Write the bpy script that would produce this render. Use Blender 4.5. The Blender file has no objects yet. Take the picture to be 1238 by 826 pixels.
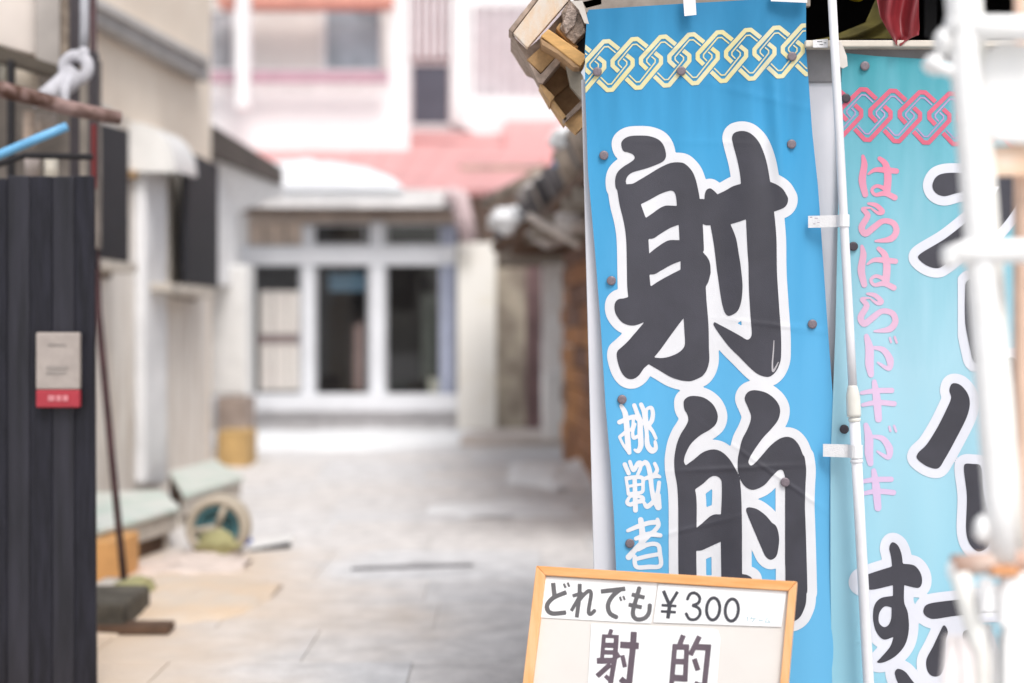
import bpy, math, random
import numpy as np
from mathutils import Vector
random.seed(7); rng = np.random.RandomState(3)
S = bpy.context.scene
COL = S.collection
R = math.radians

# ------------------------------------------------------------------ camera, sky, sun, exposure
F = 1719.0; EYE = 1.3; HOR = 400.0; CX = 619.0
cam_d = bpy.data.cameras.new("camera"); cam = bpy.data.objects.new("camera", cam_d); COL.objects.link(cam)
cam.location = (0, 0, EYE); cam.rotation_euler = (R(90), 0, 0)
cam_d.sensor_width = 36; cam_d.lens = F / 1238 * 36; cam_d.shift_y = -13 / 1238
cam_d.clip_start = 0.05; cam_d.clip_end = 500
cam_d.dof.use_dof = True; cam_d.dof.focus_distance = 3.66; cam_d.dof.aperture_fstop = 1.15; cam_d.dof.aperture_blades = 9
S.camera = cam
SUN_EL, SUN_AZ = 54, 157     # azimuth of the sun, clockwise from +Y
w = bpy.data.worlds.new("World"); S.world = w; w.use_nodes = True
nt = w.node_tree; nt.nodes.clear()
sk = nt.nodes.new("ShaderNodeTexSky"); sk.sky_type = 'NISHITA'; sk.sun_disc = False
sk.sun_elevation = R(SUN_EL); sk.sun_rotation = R(SUN_AZ); sk.dust_density = 3.0; sk.air_density = 1.0
hs = nt.nodes.new("ShaderNodeHueSaturation"); hs.inputs['Saturation'].default_value = 0.35
bg = nt.nodes.new("ShaderNodeBackground"); bg.inputs[1].default_value = 0.15
wo = nt.nodes.new("ShaderNodeOutputWorld")
nt.links.new(sk.outputs[0], hs.inputs['Color']); nt.links.new(hs.outputs[0], bg.inputs[0]); nt.links.new(bg.outputs[0], wo.inputs[0])
sd = bpy.data.lights.new("sun", 'SUN'); sd.energy = 1.5; sd.angle = R(22); sd.color = (1.0, 0.965, 0.93)
sun = bpy.data.objects.new("sun", sd); COL.objects.link(sun)
dv = Vector((math.sin(R(SUN_AZ)) * math.cos(R(SUN_EL)), math.cos(R(SUN_AZ)) * math.cos(R(SUN_EL)), math.sin(R(SUN_EL))))
sun.rotation_euler = dv.to_track_quat('Z', 'Y').to_euler()
S.view_settings.view_transform = 'Standard'; S.view_settings.look = 'None'
S.view_settings.exposure = 0.34; S.view_settings.gamma = 1.0
try: S.view_settings.use_curve_mapping = False
except Exception: pass

# ------------------------------------------------------------------ helpers
def lin(r, g, b):
    f = lambda c: ((c / 255) / 12.92) if c / 255 <= .04045 else (((c / 255) + .055) / 1.055) ** 2.4
    return (f(r), f(g), f(b))
def P(px, py, Y): return Vector(((px - CX) / F * Y, Y, EYE + (HOR - py) / F * Y))
def gz(py): return F * EYE / (py - HOR)           # distance at which the ground shows at this row
def ray_plane(px, py, P0, n, off=0.0):
    d = Vector(((px - CX) / F, 1.0, (HOR - py) / F)); o = Vector((0, 0, EYE))
    p0 = P0 + n * off
    t = (p0 - o).dot(n) / d.dot(n)
    return o + d * t

MATS = {}
def mat(name, col=None, rough=0.7, var=0.12, scale=8.0, bump=0.0, bscale=60.0, metal=0.0, col2=None, spec=0.4, stretch=(1, 1, 1), sheen=0, lo=.35, hi=.65):
    if name in MATS: return MATS[name]
    m = bpy.data.materials.new(name); m.use_nodes = True; n = m.node_tree.nodes; L = m.node_tree.links
    b = n['Principled BSDF']; b.inputs['Roughness'].default_value = rough; b.inputs['Metallic'].default_value = metal
    b.inputs['Specular IOR Level'].default_value = spec
    tc = n.new('ShaderNodeNewGeometry'); mp = n.new('ShaderNodeMapping'); mp.inputs['Scale'].default_value = stretch
    L.new(tc.outputs['Position'], mp.inputs['Vector'])
    nz = n.new('ShaderNodeTexNoise'); nz.inputs['Scale'].default_value = scale; nz.inputs['Detail'].default_value = 5
    nz.inputs['Roughness'].default_value = .6
    L.new(mp.outputs[0], nz.inputs['Vector'])
    cr = n.new('ShaderNodeValToRGB'); e = cr.color_ramp.elements
    c2 = col2 if col2 else tuple(min(1, c * (1 - var)) for c in col); c1 = col if col2 else tuple(min(.9, c * (1 + var)) for c in col)
    e[0].position = lo; e[1].position = hi; e[0].color = (*c2, 1); e[1].color = (*c1, 1)
    L.new(nz.outputs['Fac'], cr.inputs['Fac']); L.new(cr.outputs['Color'], b.inputs['Base Color'])
    if bump:
        n2 = n.new('ShaderNodeTexNoise'); n2.inputs['Scale'].default_value = bscale; n2.inputs['Detail'].default_value = 4
        L.new(mp.outputs[0], n2.inputs['Vector'])
        bp = n.new('ShaderNodeBump'); bp.inputs['Strength'].default_value = bump; bp.inputs['Distance'].default_value = .01
        L.new(n2.outputs['Fac'], bp.inputs['Height']); L.new(bp.outputs[0], b.inputs['Normal'])
    MATS[name] = m
    return m

WORLD = {}
def setprops(o, label=None, cat=None, group=None, kind=None):
    if label: o['label'] = label
    if cat: o['category'] = cat
    if group: o['group'] = group
    if kind: o['kind'] = kind
    return o
def empty(name, loc, label, cat, group=None, kind=None):
    o = bpy.data.objects.new(name, None); COL.objects.link(o); o.location = loc; o.empty_display_size = .1
    WORLD[o.name] = Vector(loc); return setprops(o, label, cat, group, kind)
def mesh_obj(name, vs, fs, m, parent=None, smooth=False, bevel=0.0, **kw):
    vs = [Vector(v) for v in vs]
    lo = Vector([min(v[i] for v in vs) for i in range(3)]); hi = Vector([max(v[i] for v in vs) for i in range(3)])
    c = (lo + hi) / 2
    if parent is None: c.z = lo.z
    me = bpy.data.meshes.new(name); me.from_pydata([v - c for v in vs], [], [tuple(f) for f in fs]); me.update()
    if smooth: me.polygons.foreach_set('use_smooth', [True] * len(me.polygons))
    for mm in (m if isinstance(m, (list, tuple)) else [m]): me.materials.append(mm)
    o = bpy.data.objects.new(name, me); COL.objects.link(o); WORLD[o.name] = c.copy()
    if parent is not None: o.parent = parent; o.location = c - WORLD[parent.name]
    else: o.location = c
    if bevel:
        b = o.modifiers.new('bevel', 'BEVEL'); b.width = bevel; b.segments = 2; b.limit_method = 'ANGLE'
    return setprops(o, **kw)
def prism_pts(name, front, back, m, parent=None, bevel=.003, **kw):
    n = len(front); vs = list(front) + list(back)
    fs = [list(range(n))[::-1], [n + i for i in range(n)]] + [[i, (i + 1) % n, n + (i + 1) % n, n + i] for i in range(n)]
    return mesh_obj(name, vs, fs, m, parent, bevel=bevel, **kw)
def prism(name, poly, Y, depth, m, parent=None, bevel=.003, dv=None, **kw):
    """polygon given at distance Y, made solid by running it `depth` metres back"""
    fr = [P(x, y, Y) for x, y in poly]; d = dv or Vector((0, depth, 0))
    return prism_pts(name, fr, [p + d for p in fr], m, parent, bevel, **kw)
def rect(name, x0, y0, x1, y1, Y, depth, m, parent=None, bevel=.003, **kw):
    return prism(name, [(x0, y0), (x0, y1), (x1, y1), (x1, y0)], Y, depth, m, parent, bevel, **kw)
def box(name, x0, x1, y0, y1, z0, z1, m, parent=None, bevel=.003, **kw):
    fr = [Vector((x0, y0, z1)), Vector((x0, y0, z0)), Vector((x1, y0, z0)), Vector((x1, y0, z1))]
    return prism_pts(name, fr, [p + Vector((0, y1 - y0, 0)) for p in fr], m, parent, bevel, **kw)
def tube(name, pts, r, m, parent=None, n=14, **kw):
    pts = [Vector(p) for p in pts]; rs = r if isinstance(r, (list, tuple)) else [r] * len(pts)
    vs = []; fs = []
    for i, p in enumerate(pts):
        t = (pts[min(i + 1, len(pts) - 1)] - pts[max(i - 1, 0)]).normalized()
        a = t.cross(Vector((0, 1, 0.13))).normalized(); b = t.cross(a)
        for k in range(n):
            th = 2 * math.pi * k / n; vs.append(p + (a * math.cos(th) + b * math.sin(th)) * rs[i])
    for i in range(len(pts) - 1):
        for k in range(n): fs.append([i * n + k, i * n + (k + 1) % n, (i + 1) * n + (k + 1) % n, (i + 1) * n + k])
    fs.append(list(range(n))[::-1]); fs.append([(len(pts) - 1) * n + k for k in range(n)])
    return mesh_obj(name, vs, fs, m, parent, smooth=True, **kw)
def disc(name, c, r, t, m, parent=None, n=20, dome=.35, **kw):
    """round stud facing the viewer (-Y), softly domed"""
    vs = []; fs = []; prof = [(1, 0), (1, .7), (.94, .95), (.6, 1), (.0001, 1)]
    for rr, h in prof:
        for k in range(n):
            th = 2 * math.pi * k / n; vs.append(c + Vector((math.cos(th) * r * rr, -t * h, math.sin(th) * r * rr)))
    for j in range(len(prof) - 1):
        for k in range(n): fs.append([j * n + k, j * n + (k + 1) % n, (j + 1) * n + (k + 1) % n, (j + 1) * n + k])
    return mesh_obj(name, vs, fs, m, parent, smooth=True, **kw)
def lump(name, c, r, m, parent=None, seed=0, rough=.25, sub=3, flat=None, **kw):
    import bmesh
    from mathutils import noise
    bm = bmesh.new(); bmesh.ops.create_icosphere(bm, subdivisions=sub, radius=1)
    vs = []
    for v in bm.verts:
        k = 1 + rough * noise.noise(v.co * 1.6 + Vector((seed * 3.1, seed, 0))) * 2 + rough * .4 * noise.noise(v.co * 5 + Vector((seed, 0, seed)))
        p = Vector((v.co.x * r[0], v.co.y * r[1], v.co.z * r[2])) * k
        if flat is not None and p.z < flat: p.z = flat
        vs.append(Vector(c) + p)
    bm.verts.index_update(); fs = [[v.index for v in f.verts] for f in bm.faces]; bm.free()
    return mesh_obj(name, vs, fs, m, parent, smooth=True, **kw)

# ---- outlines and strokes -> signed distance -> flat print that follows its cloth or paper
def catmull(pts, closed=True, k=8):
    """points may carry a third value 'c' for a sharp corner"""
    n = len(pts); out = []
    A = [np.array(p[:2], float) for p in pts]; C = [len(p) > 2 and p[2] == 'c' for p in pts]
    rngi = range(n) if closed else range(n - 1)
    for i in rngi:
        p1, p2 = A[i], A[(i + 1) % n]
        p0 = A[i - 1] if (closed or i > 0) else p1
        p3 = A[(i + 2) % n] if (closed or i + 2 < n) else p2
        m1 = (p2 - p0) / 2; m2 = (p3 - p1) / 2
        d = np.linalg.norm(p2 - p1)
        if C[i]: m1 = (p2 - p1) * .8
        if C[(i + 1) % n]: m2 = (p2 - p1) * .8
        for m_ in (m1, m2):
            l = np.linalg.norm(m_)
            if l > d * 1.1: m_ *= d * 1.1 / l
        kk = max(2, min(k, int(d / 1.5) + 1))
        for j in range(kk):
            t = j / kk; out.append((2*t**3-3*t**2+1)*p1 + (t**3-2*t**2+t)*m1 + (-2*t**3+3*t**2)*p2 + (t**3-t**2)*m2)
    if not closed: out.append(A[-1])
    return np.array(out)
def Z(x0, y0, s, pts):
    return [tuple([x0 + p[0] / s, y0 + p[1] / s] + ([p[2] / s] if len(p) > 2 and not isinstance(p[2], str) else list(p[2:]))) for p in pts]
def sd_poly(XX, YY, poly):
    d = np.full(XX.shape, 1e9); ins = np.zeros(XX.shape, bool); n = len(poly)
    for i in range(n):
        a = poly[i]; b = poly[(i + 1) % n]; e = b - a; L2 = max(e @ e, 1e-9)
        t = np.clip(((XX - a[0]) * e[0] + (YY - a[1]) * e[1]) / L2, 0, 1)
        d = np.minimum(d, (XX - a[0] - t * e[0]) ** 2 + (YY - a[1] - t * e[1]) ** 2)
        if a[1] != b[1]:
            c = ((a[1] > YY) != (b[1] > YY)); xi = a[0] + (YY - a[1]) * e[0] / e[1]
            ins ^= c & (XX < xi)
    d = np.sqrt(d); return np.where(ins, -d, d)
def sd_stroke(XX, YY, pts, smooth=True):
    A = np.array([p[:2] for p in pts], float); r = np.array([p[2] for p in pts], float)
    if smooth and len(pts) > 2:
        C = catmull([tuple(a) for a in A], closed=False, k=6); 
        # radius along the resampled line
        seg = []
        for i in range(len(A) - 1):
            d = np.linalg.norm(A[i+1]-A[i]); kk = max(2, min(6, int(d/1.5)+1)); seg += [r[i] + (r[i+1]-r[i]) * j / kk for j in range(kk)]
        seg.append(r[-1]); A = C; r = np.array(seg)
    d = np.full(XX.shape, 1e9)
    for i in range(len(A) - 1):
        a, b = A[i], A[i + 1]; e = b - a; L2 = max(e @ e, 1e-9)
        t = np.clip(((XX - a[0]) * e[0] + (YY - a[1]) * e[1]) / L2, 0, 1)
        d = np.minimum(d, np.hypot(XX - a[0] - t * e[0], YY - a[1] - t * e[1]) - (r[i] + (r[i+1] - r[i]) * t))
    return d
def sd_bar(XX, YY, pts, wd, smooth=False):
    """flat-ended stroke of width wd"""
    A = [np.array(p[:2], float) for p in pts]
    if smooth: A = list(catmull([tuple(a) for a in A], closed=False, k=5))
    d = np.full(XX.shape, 1e9); h = wd / 2
    for i in range(len(A) - 1):
        a, b = A[i], A[i + 1]; e = b - a; L = np.linalg.norm(e); u = e / max(L, 1e-9); c = (a + b) / 2
        lx = np.abs((XX - c[0]) * u[0] + (YY - c[1]) * u[1]) - L / 2; ly = np.abs(-(XX - c[0]) * u[1] + (YY - c[1]) * u[0]) - h
        d = np.minimum(d, np.hypot(np.maximum(lx, 0), np.maximum(ly, 0)) + np.minimum(np.maximum(lx, ly), 0))
        if i > 0: d = np.minimum(d, np.hypot(XX - a[0], YY - a[1]) - h)
    return d
class Field:
    def __init__(s, x0, y0, x1, y1, h):
        s.xs = np.arange(x0, x1 + h, h); s.ys = np.arange(y0, y1 + h, h); s.X, s.Y = np.meshgrid(s.xs, s.ys); s.d = np.full(s.X.shape, 1e6)
    def _sub(s, pts, pad):
        a = np.array([p[:2] for p in pts], float); i0 = max(0, np.searchsorted(s.xs, a[:, 0].min() - pad) - 1); i1 = np.searchsorted(s.xs, a[:, 0].max() + pad) + 1
        j0 = max(0, np.searchsorted(s.ys, a[:, 1].min() - pad) - 1); j1 = np.searchsorted(s.ys, a[:, 1].max() + pad) + 1
        return slice(j0, j1), slice(i0, i1)
    def poly(s, pts, pad=18, holes=()):
        sl = s._sub(pts, pad)
        if s.X[sl].size == 0: return s
        d = sd_poly(s.X[sl], s.Y[sl], catmull(pts))
        for hpts in holes: d = np.maximum(d, -sd_poly(s.X[sl], s.Y[sl], catmull(hpts)))
        s.d[sl] = np.minimum(s.d[sl], d); return s
    def stroke(s, pts, pad=18, smooth=True):
        sl = s._sub(pts, pad)
        if s.X[sl].size: s.d[sl] = np.minimum(s.d[sl], sd_stroke(s.X[sl], s.Y[sl], pts, smooth))
        return s
    def bar(s, pts, wd, pad=8, smooth=False):
        sl = s._sub(pts, pad)
        if s.X[sl].size: s.d[sl] = np.minimum(s.d[sl], sd_bar(s.X[sl], s.Y[sl], pts, wd, smooth))
        return s
def fill(name, X, Y, D, surf, m, parent=None, **kw):
    """surface where D<0 on a regular grid, contour by linear interpolation; surf maps arrays to 3D"""
    H, W = D.shape; vid = {}; pts = []; faces = []
    ins = D < 0
    if not ins.any(): return None
    def gv(j, i):
        k = (j, i)
        if k not in vid: vid[k] = len(pts); pts.append((X[j, i], Y[j, i]))
        return vid[k]
    def ev(j0, i0, j1, i1):
        k = (j0, i0, j1, i1) if (j0, i0) < (j1, i1) else (j1, i1, j0, i0)
        if k not in vid:
            a, b, c, d_ = k; t = D[a, b] / (D[a, b] - D[c, d_]); t = min(max(t, .001), .999)
            vid[k] = len(pts); pts.append((X[a, b] + (X[c, d_] - X[a, b]) * t, Y[a, b] + (Y[c, d_] - Y[a, b]) * t))
        return vid[k]
    anyin = ins[:-1, :-1] | ins[1:, :-1] | ins[:-1, 1:] | ins[1:, 1:]
    for j, i in zip(*np.nonzero(anyin)):
        cs = [(j, i), (j + 1, i), (j + 1, i + 1), (j, i + 1)]; f = []
        for k in range(4):
            a, b = cs[k], cs[(k + 1) % 4]
            if ins[a]: f.append(gv(*a))
            if ins[a] != ins[b]: f.append(ev(*a, *b))
        if len(f) >= 3: faces.append(f)
    p = np.array(pts); w3 = surf(p[:, 0], p[:, 1])
    return mesh_obj(name, [tuple(q) for q in w3], faces, m, parent, smooth=True, **kw)

# ------------------------------------------------------------------ materials
M_slab = mat('paving_concrete', (.36, .345, .34), .85, .16, 1.6, .35, 40)
M_base = mat('joint_dirt', (.54, .52, .50), .95, .2, 6, .3, 30)
M_snow = mat('snow', (.86, .87, .89), .6, .03, 5, .3, 20)
M_plaster_w = mat('white_plaster', (.84, .83, .82), .8, .05, 2, .1, 40)
M_red = mat('red_roof_paint', (.64, .33, .32), .6, .1, 1.5)
M_pinkwood = mat('faded_pink_wood', (.58, .36, .40), .7, .15, 5)
M_winframe = mat('white_window_frame', (.76, .77, .80), .4, .05, 3)
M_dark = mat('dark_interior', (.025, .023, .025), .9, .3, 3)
M_greywin = mat('grey_window_screen', (.10, .10, .13), .35, .1, 3)
M_cream = mat('cream_plaster', (.72, .66, .58), .85, .12, 2.2, .2, 30, col2=(.60, .53, .44))
M_beige = mat('beige_stucco', (.92, .81, .69), .85, .03, 1.6, .2, 50, col2=(.84, .72, .60))
M_greyplaster = mat('grey_plaster', (.80, .75, .69), .85, .12, 3.2, .3, 40, stretch=(1, 1.4, .3), col2=(.54, .46, .39), lo=.28, hi=.55)
M_greymetal = mat('grey_flashing', (.40, .38, .37), .6, .12, 4)
M_blackwood = mat('black_stained_board', (.013, .0125, .019), .55, .45, 9, .4, 30, stretch=(5, 1, .5), spec=.3)
M_shutter = mat('black_shutter', (.016, .016, .021), .6, .2, 5)
M_concrete = mat('stained_concrete', (.55, .50, .44), .9, .2, 5, .4, 40)
M_green = mat('pale_green_slab', (.52, .60, .54), .8, .15, 5, .3, 40, col2=(.66, .66, .62))
M_orange = mat('orange_tan_stone', (.70, .54, .39), .9, .2, 3.5, .7, 12, col2=(.64, .55, .46))
M_tan = mat('tan_wood', (.48, .30, .14), .8, .2, 8, .2, 40)
M_brown = mat('dark_brown_wood', (.12, .07, .045), .8, .3, 6, .2, 40)
M_brick = mat('brown_brick', (.34, .16, .08), .9, .35, 6, .3, 30)
M_tile = mat('grey_roof_tile', (.13, .12, .125), .7, .35, 5, .2, 30)
M_pipe_red = mat('dark_red_pipe', (.06, .025, .028), .5, .3, 8)
M_rust = mat('rusty_beam', (.30, .20, .18), .8, .3, 9, .6, 40, col2=(.07, .03, .018), lo=.42, hi=.6)
M_whitepaint = mat('white_enamel', (.80, .79, .77), .45, .05, 8)
M_pole = mat('white_plastic_pole', (.74, .735, .76), .35, .05, 10, spec=.5)
M_sleeve = mat('ivory_plastic', (.72, .70, .64), .4, .06, 10)
M_tape = mat('white_cloth_loop', (.80, .79, .80), .8, .04, 30, .3, 300)
M_panel = mat('white_board', (.70, .70, .74), .6, .04, 3)
M_rail = mat('grey_rail', (.235, .23, .24), .6, .1, 12)
M_strip = mat('cream_strip', (.66, .60, .52), .6, .08, 10)
M_white_print = mat('white_print', (.69, .69, .715), .75, .025, 12, .08, 400)
M_black_print = mat('black_print', (.038, .037, .050), .6, .13, 9, .12, 500, spec=.55)
M_yellow_print = mat('yellow_print', (.66, .59, .28), .75, .08, 10, col2=(.66, .62, .42))
M_pink_dark = mat('coral_print', (.62, .13, .20), .75, .08, 20)
M_tack = mat('grey_stud', (.19, .155, .175), .45, .15, 200, metal=.2)
M_tackd = mat('dark_stud', (.06, .05, .06), .45, .15, 200, metal=.2)
M_pine = mat('pine_frame', (.76, .37, .14), .5, .2, 5, .1, 60, stretch=(14, 3, 1.5), col2=(.80, .47, .24))
M_pine_h = mat('pine_frame_rail', (.74, .33, .11), .5, .2, 5, .1, 60, stretch=(1.5, 3, 14), col2=(.79, .42, .18))
M_paper = mat('white_paper', (.84, .84, .84), .7, .02, 6, .05, 20)
M_paper2 = mat('cream_backing_paper', (.70, .66, .62), .75, .03, 5, .05, 20)
M_textgrey = mat('grey_ink', (.115, .11, .115), .6, .1, 40)
M_textdark = mat('dark_ink', (.05, .05, .06), .6, .1, 40)
M_textplum = mat('faded_plum_ink', (.115, .085, .105), .6, .12, 30)
M_textcyan = mat('pale_ink', (.36, .50, .54), .6, .1, 40)

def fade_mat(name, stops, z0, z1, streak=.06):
    """dyed cloth, bleached unevenly from the bottom up, eave shade painted into both cloth tops; stops = [(t, linear colour)]"""
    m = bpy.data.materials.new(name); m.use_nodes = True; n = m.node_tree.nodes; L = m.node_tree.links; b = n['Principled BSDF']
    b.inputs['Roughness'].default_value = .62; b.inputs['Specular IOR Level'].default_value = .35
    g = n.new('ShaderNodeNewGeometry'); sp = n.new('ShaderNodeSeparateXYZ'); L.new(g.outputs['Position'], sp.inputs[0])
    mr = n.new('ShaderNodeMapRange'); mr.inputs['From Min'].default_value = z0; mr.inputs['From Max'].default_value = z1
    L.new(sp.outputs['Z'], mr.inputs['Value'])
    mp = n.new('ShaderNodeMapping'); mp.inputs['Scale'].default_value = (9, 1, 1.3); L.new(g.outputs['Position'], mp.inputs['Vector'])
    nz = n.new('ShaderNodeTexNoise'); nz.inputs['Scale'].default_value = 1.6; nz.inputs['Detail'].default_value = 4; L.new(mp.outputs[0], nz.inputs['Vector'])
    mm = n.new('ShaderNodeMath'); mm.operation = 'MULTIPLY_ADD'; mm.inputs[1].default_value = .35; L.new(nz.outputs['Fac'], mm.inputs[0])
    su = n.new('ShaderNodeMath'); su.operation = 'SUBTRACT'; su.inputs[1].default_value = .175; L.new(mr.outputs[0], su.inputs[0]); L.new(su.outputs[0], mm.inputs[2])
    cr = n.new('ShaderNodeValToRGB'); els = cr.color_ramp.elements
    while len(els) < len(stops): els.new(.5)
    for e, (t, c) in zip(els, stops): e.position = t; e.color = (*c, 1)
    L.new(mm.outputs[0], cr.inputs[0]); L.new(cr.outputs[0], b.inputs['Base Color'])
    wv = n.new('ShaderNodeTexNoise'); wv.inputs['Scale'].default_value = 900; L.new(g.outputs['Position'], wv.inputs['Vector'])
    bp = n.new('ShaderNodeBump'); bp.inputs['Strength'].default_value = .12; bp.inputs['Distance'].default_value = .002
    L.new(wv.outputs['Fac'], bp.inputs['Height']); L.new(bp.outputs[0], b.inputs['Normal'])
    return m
M_blue = fade_mat('blue_cloth', [(0.0, (.125, .42, .68)), (.45, (.095, .385, .66)), (.78, (.042, .30, .56)), (1, (.02, .20, .39))], .40, 2.16)  # top stops darkened to paint in eave shade besides the fading
M_teal = fade_mat('teal_cloth', [(0.0, (.28, .55, .67)), (.5, (.345, .575, .67)), (.78, (.17, .44, .53)), (1, (.05, .30, .36))], .40, 2.04)  # bleaching and painted light share this ramp
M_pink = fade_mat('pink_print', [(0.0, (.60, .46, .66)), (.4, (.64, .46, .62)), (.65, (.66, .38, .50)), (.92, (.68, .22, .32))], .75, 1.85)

# ------------------------------------------------------------------ ground: dirt sheet and concrete slabs
def plane(name, x0, x1, y0, y1, z, m, **kw):
    return mesh_obj(name, [(x0, y0, z), (x1, y0, z), (x1, y1, z), (x0, y1, z)], [[0, 1, 2, 3]], m, **kw)
ground = plane('ground', -80, 80, -40, 200, 0, M_base, kind='structure')
alley = empty('alley_pavement', (0, 10, 0), None, None, kind='structure')
def slab_mat(name, base):
    """concrete with patchy orange mineral stains along the spring side"""
    m = mat(name, base, .85, .26, 7, .7, 60, lo=.2, hi=.75); n = m.node_tree.nodes; L = m.node_tree.links; b = n['Principled BSDF']
    src = b.inputs['Base Color'].links[0].from_socket
    g = n.new('ShaderNodeNewGeometry'); nz = n.new('ShaderNodeTexNoise'); nz.inputs['Scale'].default_value = .9; nz.inputs['Detail'].default_value = 5
    L.new(g.outputs['Position'], nz.inputs['Vector'])
    ds = n.new('ShaderNodeVectorMath'); ds.operation = 'DISTANCE'; ds.inputs[1].default_value = (-2.5, 6.4, 0)
    sc_ = n.new('ShaderNodeVectorMath'); sc_.operation = 'MULTIPLY'; sc_.inputs[1].default_value = (1, .75, 0)
    sc2 = n.new('ShaderNodeVectorMath'); sc2.operation = 'MULTIPLY'; sc2.inputs[1].default_value = (1, .75, 0); sc2.inputs[0].default_value = (-2.5, 6.4, 0)
    L.new(g.outputs['Position'], sc_.inputs[0]); L.new(sc_.outputs[0], ds.inputs[0]); L.new(sc2.outputs[0], ds.inputs[1])
    a = n.new('ShaderNodeMath'); a.operation = 'MULTIPLY_ADD'; a.inputs[1].default_value = 2.4; L.new(nz.outputs['Fac'], a.inputs[0]); L.new(ds.outputs['Value'], a.inputs[2])
    mr = n.new('ShaderNodeMapRange'); mr.interpolation_type = 'SMOOTHSTEP'; mr.inputs['From Min'].default_value = 3.5; mr.inputs['From Max'].default_value = 1.9
    L.new(a.outputs[0], mr.inputs['Value'])
    mx = n.new('ShaderNodeMix'); mx.data_type = 'RGBA'; mx.inputs[7].default_value = (.69, .545, .41, 1)
    L.new(mr.outputs[0], mx.inputs[0]); L.new(src, mx.inputs[6]); L.new(mx.outputs[2], b.inputs['Base Color'])
    return m
M_slabs = [slab_mat('paving_' + nm, c) for nm, c in (('plain', (.68, .665, .66)), ('pinkish', (.69, .665, .65)), ('pale', (.68, .675, .68)))]
y = 4.6; row = 0
while y < 18.4:
    d = .62 if row % 4 else .95
    x = -3.0 + (row % 2) * .45 + random.uniform(-.1, .1)
    while x < 3.4:
        wd = random.choice((.85, .95, 1.2)); g = .003
        box('paving_slab', x + g, x + wd - g, y + g, y + d - g, -.02, .008 + random.uniform(-.001, .001), random.choice(M_slabs), alley, bevel=.002)
        x += wd
    y += d; row += 1
# drain slot across the alley
dr = tube('drain_slot', [P(425, 692, gz(692)) + Vector((0, 0, .019)), P(500, 689, gz(689)) + Vector((0, 0, .019)), P(572, 687, gz(687)) + Vector((0, 0, .019))],
          [.008, .014, .008], mat('drain_grey', (.25, .24, .25), .8), alley, n=8)

def mound(name, cx, cy, rx, ry, h, m, seed, **kw):
    from mathutils import noise
    N = 26; vs = []; fs = []
    for j in range(N):
        for i in range(N):
            u = i / (N - 1) * 2 - 1; v = j / (N - 1) * 2 - 1
            rr = math.hypot(u, v) + .45 * noise.noise(Vector((u * 1.6 + seed, v * 1.6, seed)))
            k = max(0, 1 - rr) ** .5 if rr < 1 else 0
            z = h * k * (1 + .5 * noise.noise(Vector((u * 5, v * 5, seed * 2)))) 
            vs.append((cx + u * rx, cy + v * ry, .012 + z if k > 0 else -.03))
    for j in range(N - 1):
        for i in range(N - 1):
            a = j * N + i; f = [a, a + 1, a + N + 1, a + N]
            if all(vs[q][2] < 0 for q in f): continue
            fs.append(f)
    return mesh_obj(name, vs, fs, m, None, smooth=True, **kw)
mound('snow_patch', P(395, 530, 17)[0], 16.6, 1.75, 1.5, .10, M_snow, 1.3, label='long white strip of snow lying in front of the far shop window', cat='snow', group='snow left on the alley')
mound('snow_patch', P(520, 530, 17)[0] + .1, 17.2, 1.3, .9, .07, M_snow, 5.3, label='thin snow patch in front of the right end of the far shop window', cat='snow', group='snow left on the alley')
mound('snow_patch', P(700, 575, 12.3)[0], 12.6, .62, 1.1, .14, M_snow, 2.3, label='white snow heap at the foot of the brown brick wall beside the banner', cat='snow', group='snow left on the alley')
mound('snow_patch', P(610, 617, 10.3)[0], 10.3, .55, .5, .02, M_snow, 7.7, label='thin flat remnant of snow in the middle of the alley', cat='snow', group='snow left on the alley')

# ------------------------------------------------------------------ far shop
YS = 18.6
shop = empty('shop_building', P(430, 520, YS), 'low shop with wide white framed windows facing down the alley', 'building')
for a in [(263, 235, 300, 345)]: rect('corner_post', *a, YS, .25, M_plaster_w, shop)
rect('fascia', 283, 229, 560, 251, YS - .55, .3, mat('fascia_grey', (.76, .74, .73), .7), shop)
rect('soffit', 287, 251.5, 556, 254, YS - .5, .55, M_brown, shop)  # dark brown paints the shadow under the eave
rect('lintel', 295, 256, 551, 270, YS + .02, .2, mat('brown_lintel', (.66, .56, .49), .8, .2, 4), shop)
for x0, x1 in ((296, 318), (320, 344), (346, 371)):
    rect('transom_board', x0, 271, x1, 296, YS + .03, .06, mat('transom_wood', (.66, .54, .45), .8, .25, 5), shop)
M_glass = bpy.data.materials.new('window_glass'); M_glass.use_nodes = True
_n = M_glass.node_tree.nodes; _l = M_glass.node_tree.links; _n.clear()
_o = _n.new('ShaderNodeOutputMaterial'); _mx = _n.new('ShaderNodeMixShader'); _t = _n.new('ShaderNodeBsdfTransparent'); _g = _n.new('ShaderNodeBsdfGlossy')
_lw = _n.new('ShaderNodeLayerWeight'); _pw = _n.new('ShaderNodeMath'); _pw.operation = 'POWER'; _pw.inputs[1].default_value = 4; _l.new(_lw.outputs['Facing'], _pw.inputs[0]); _f = _n.new('ShaderNodeMath'); _f.operation = 'MULTIPLY_ADD'; _f.inputs[1].default_value = .6; _f.inputs[2].default_value = .04; _l.new(_pw.outputs[0], _f.inputs[0]); _g.inputs['Roughness'].default_value = .03; _t.inputs[0].default_value = (.97, .98, .98, 1)
_l.new(_f.outputs[0], _mx.inputs[0]); _l.new(_t.outputs[0], _mx.inputs[1]); _l.new(_g.outputs[0], _mx.inputs[2]); _l.new(_mx.outputs[0], _o.inputs[0])
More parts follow.
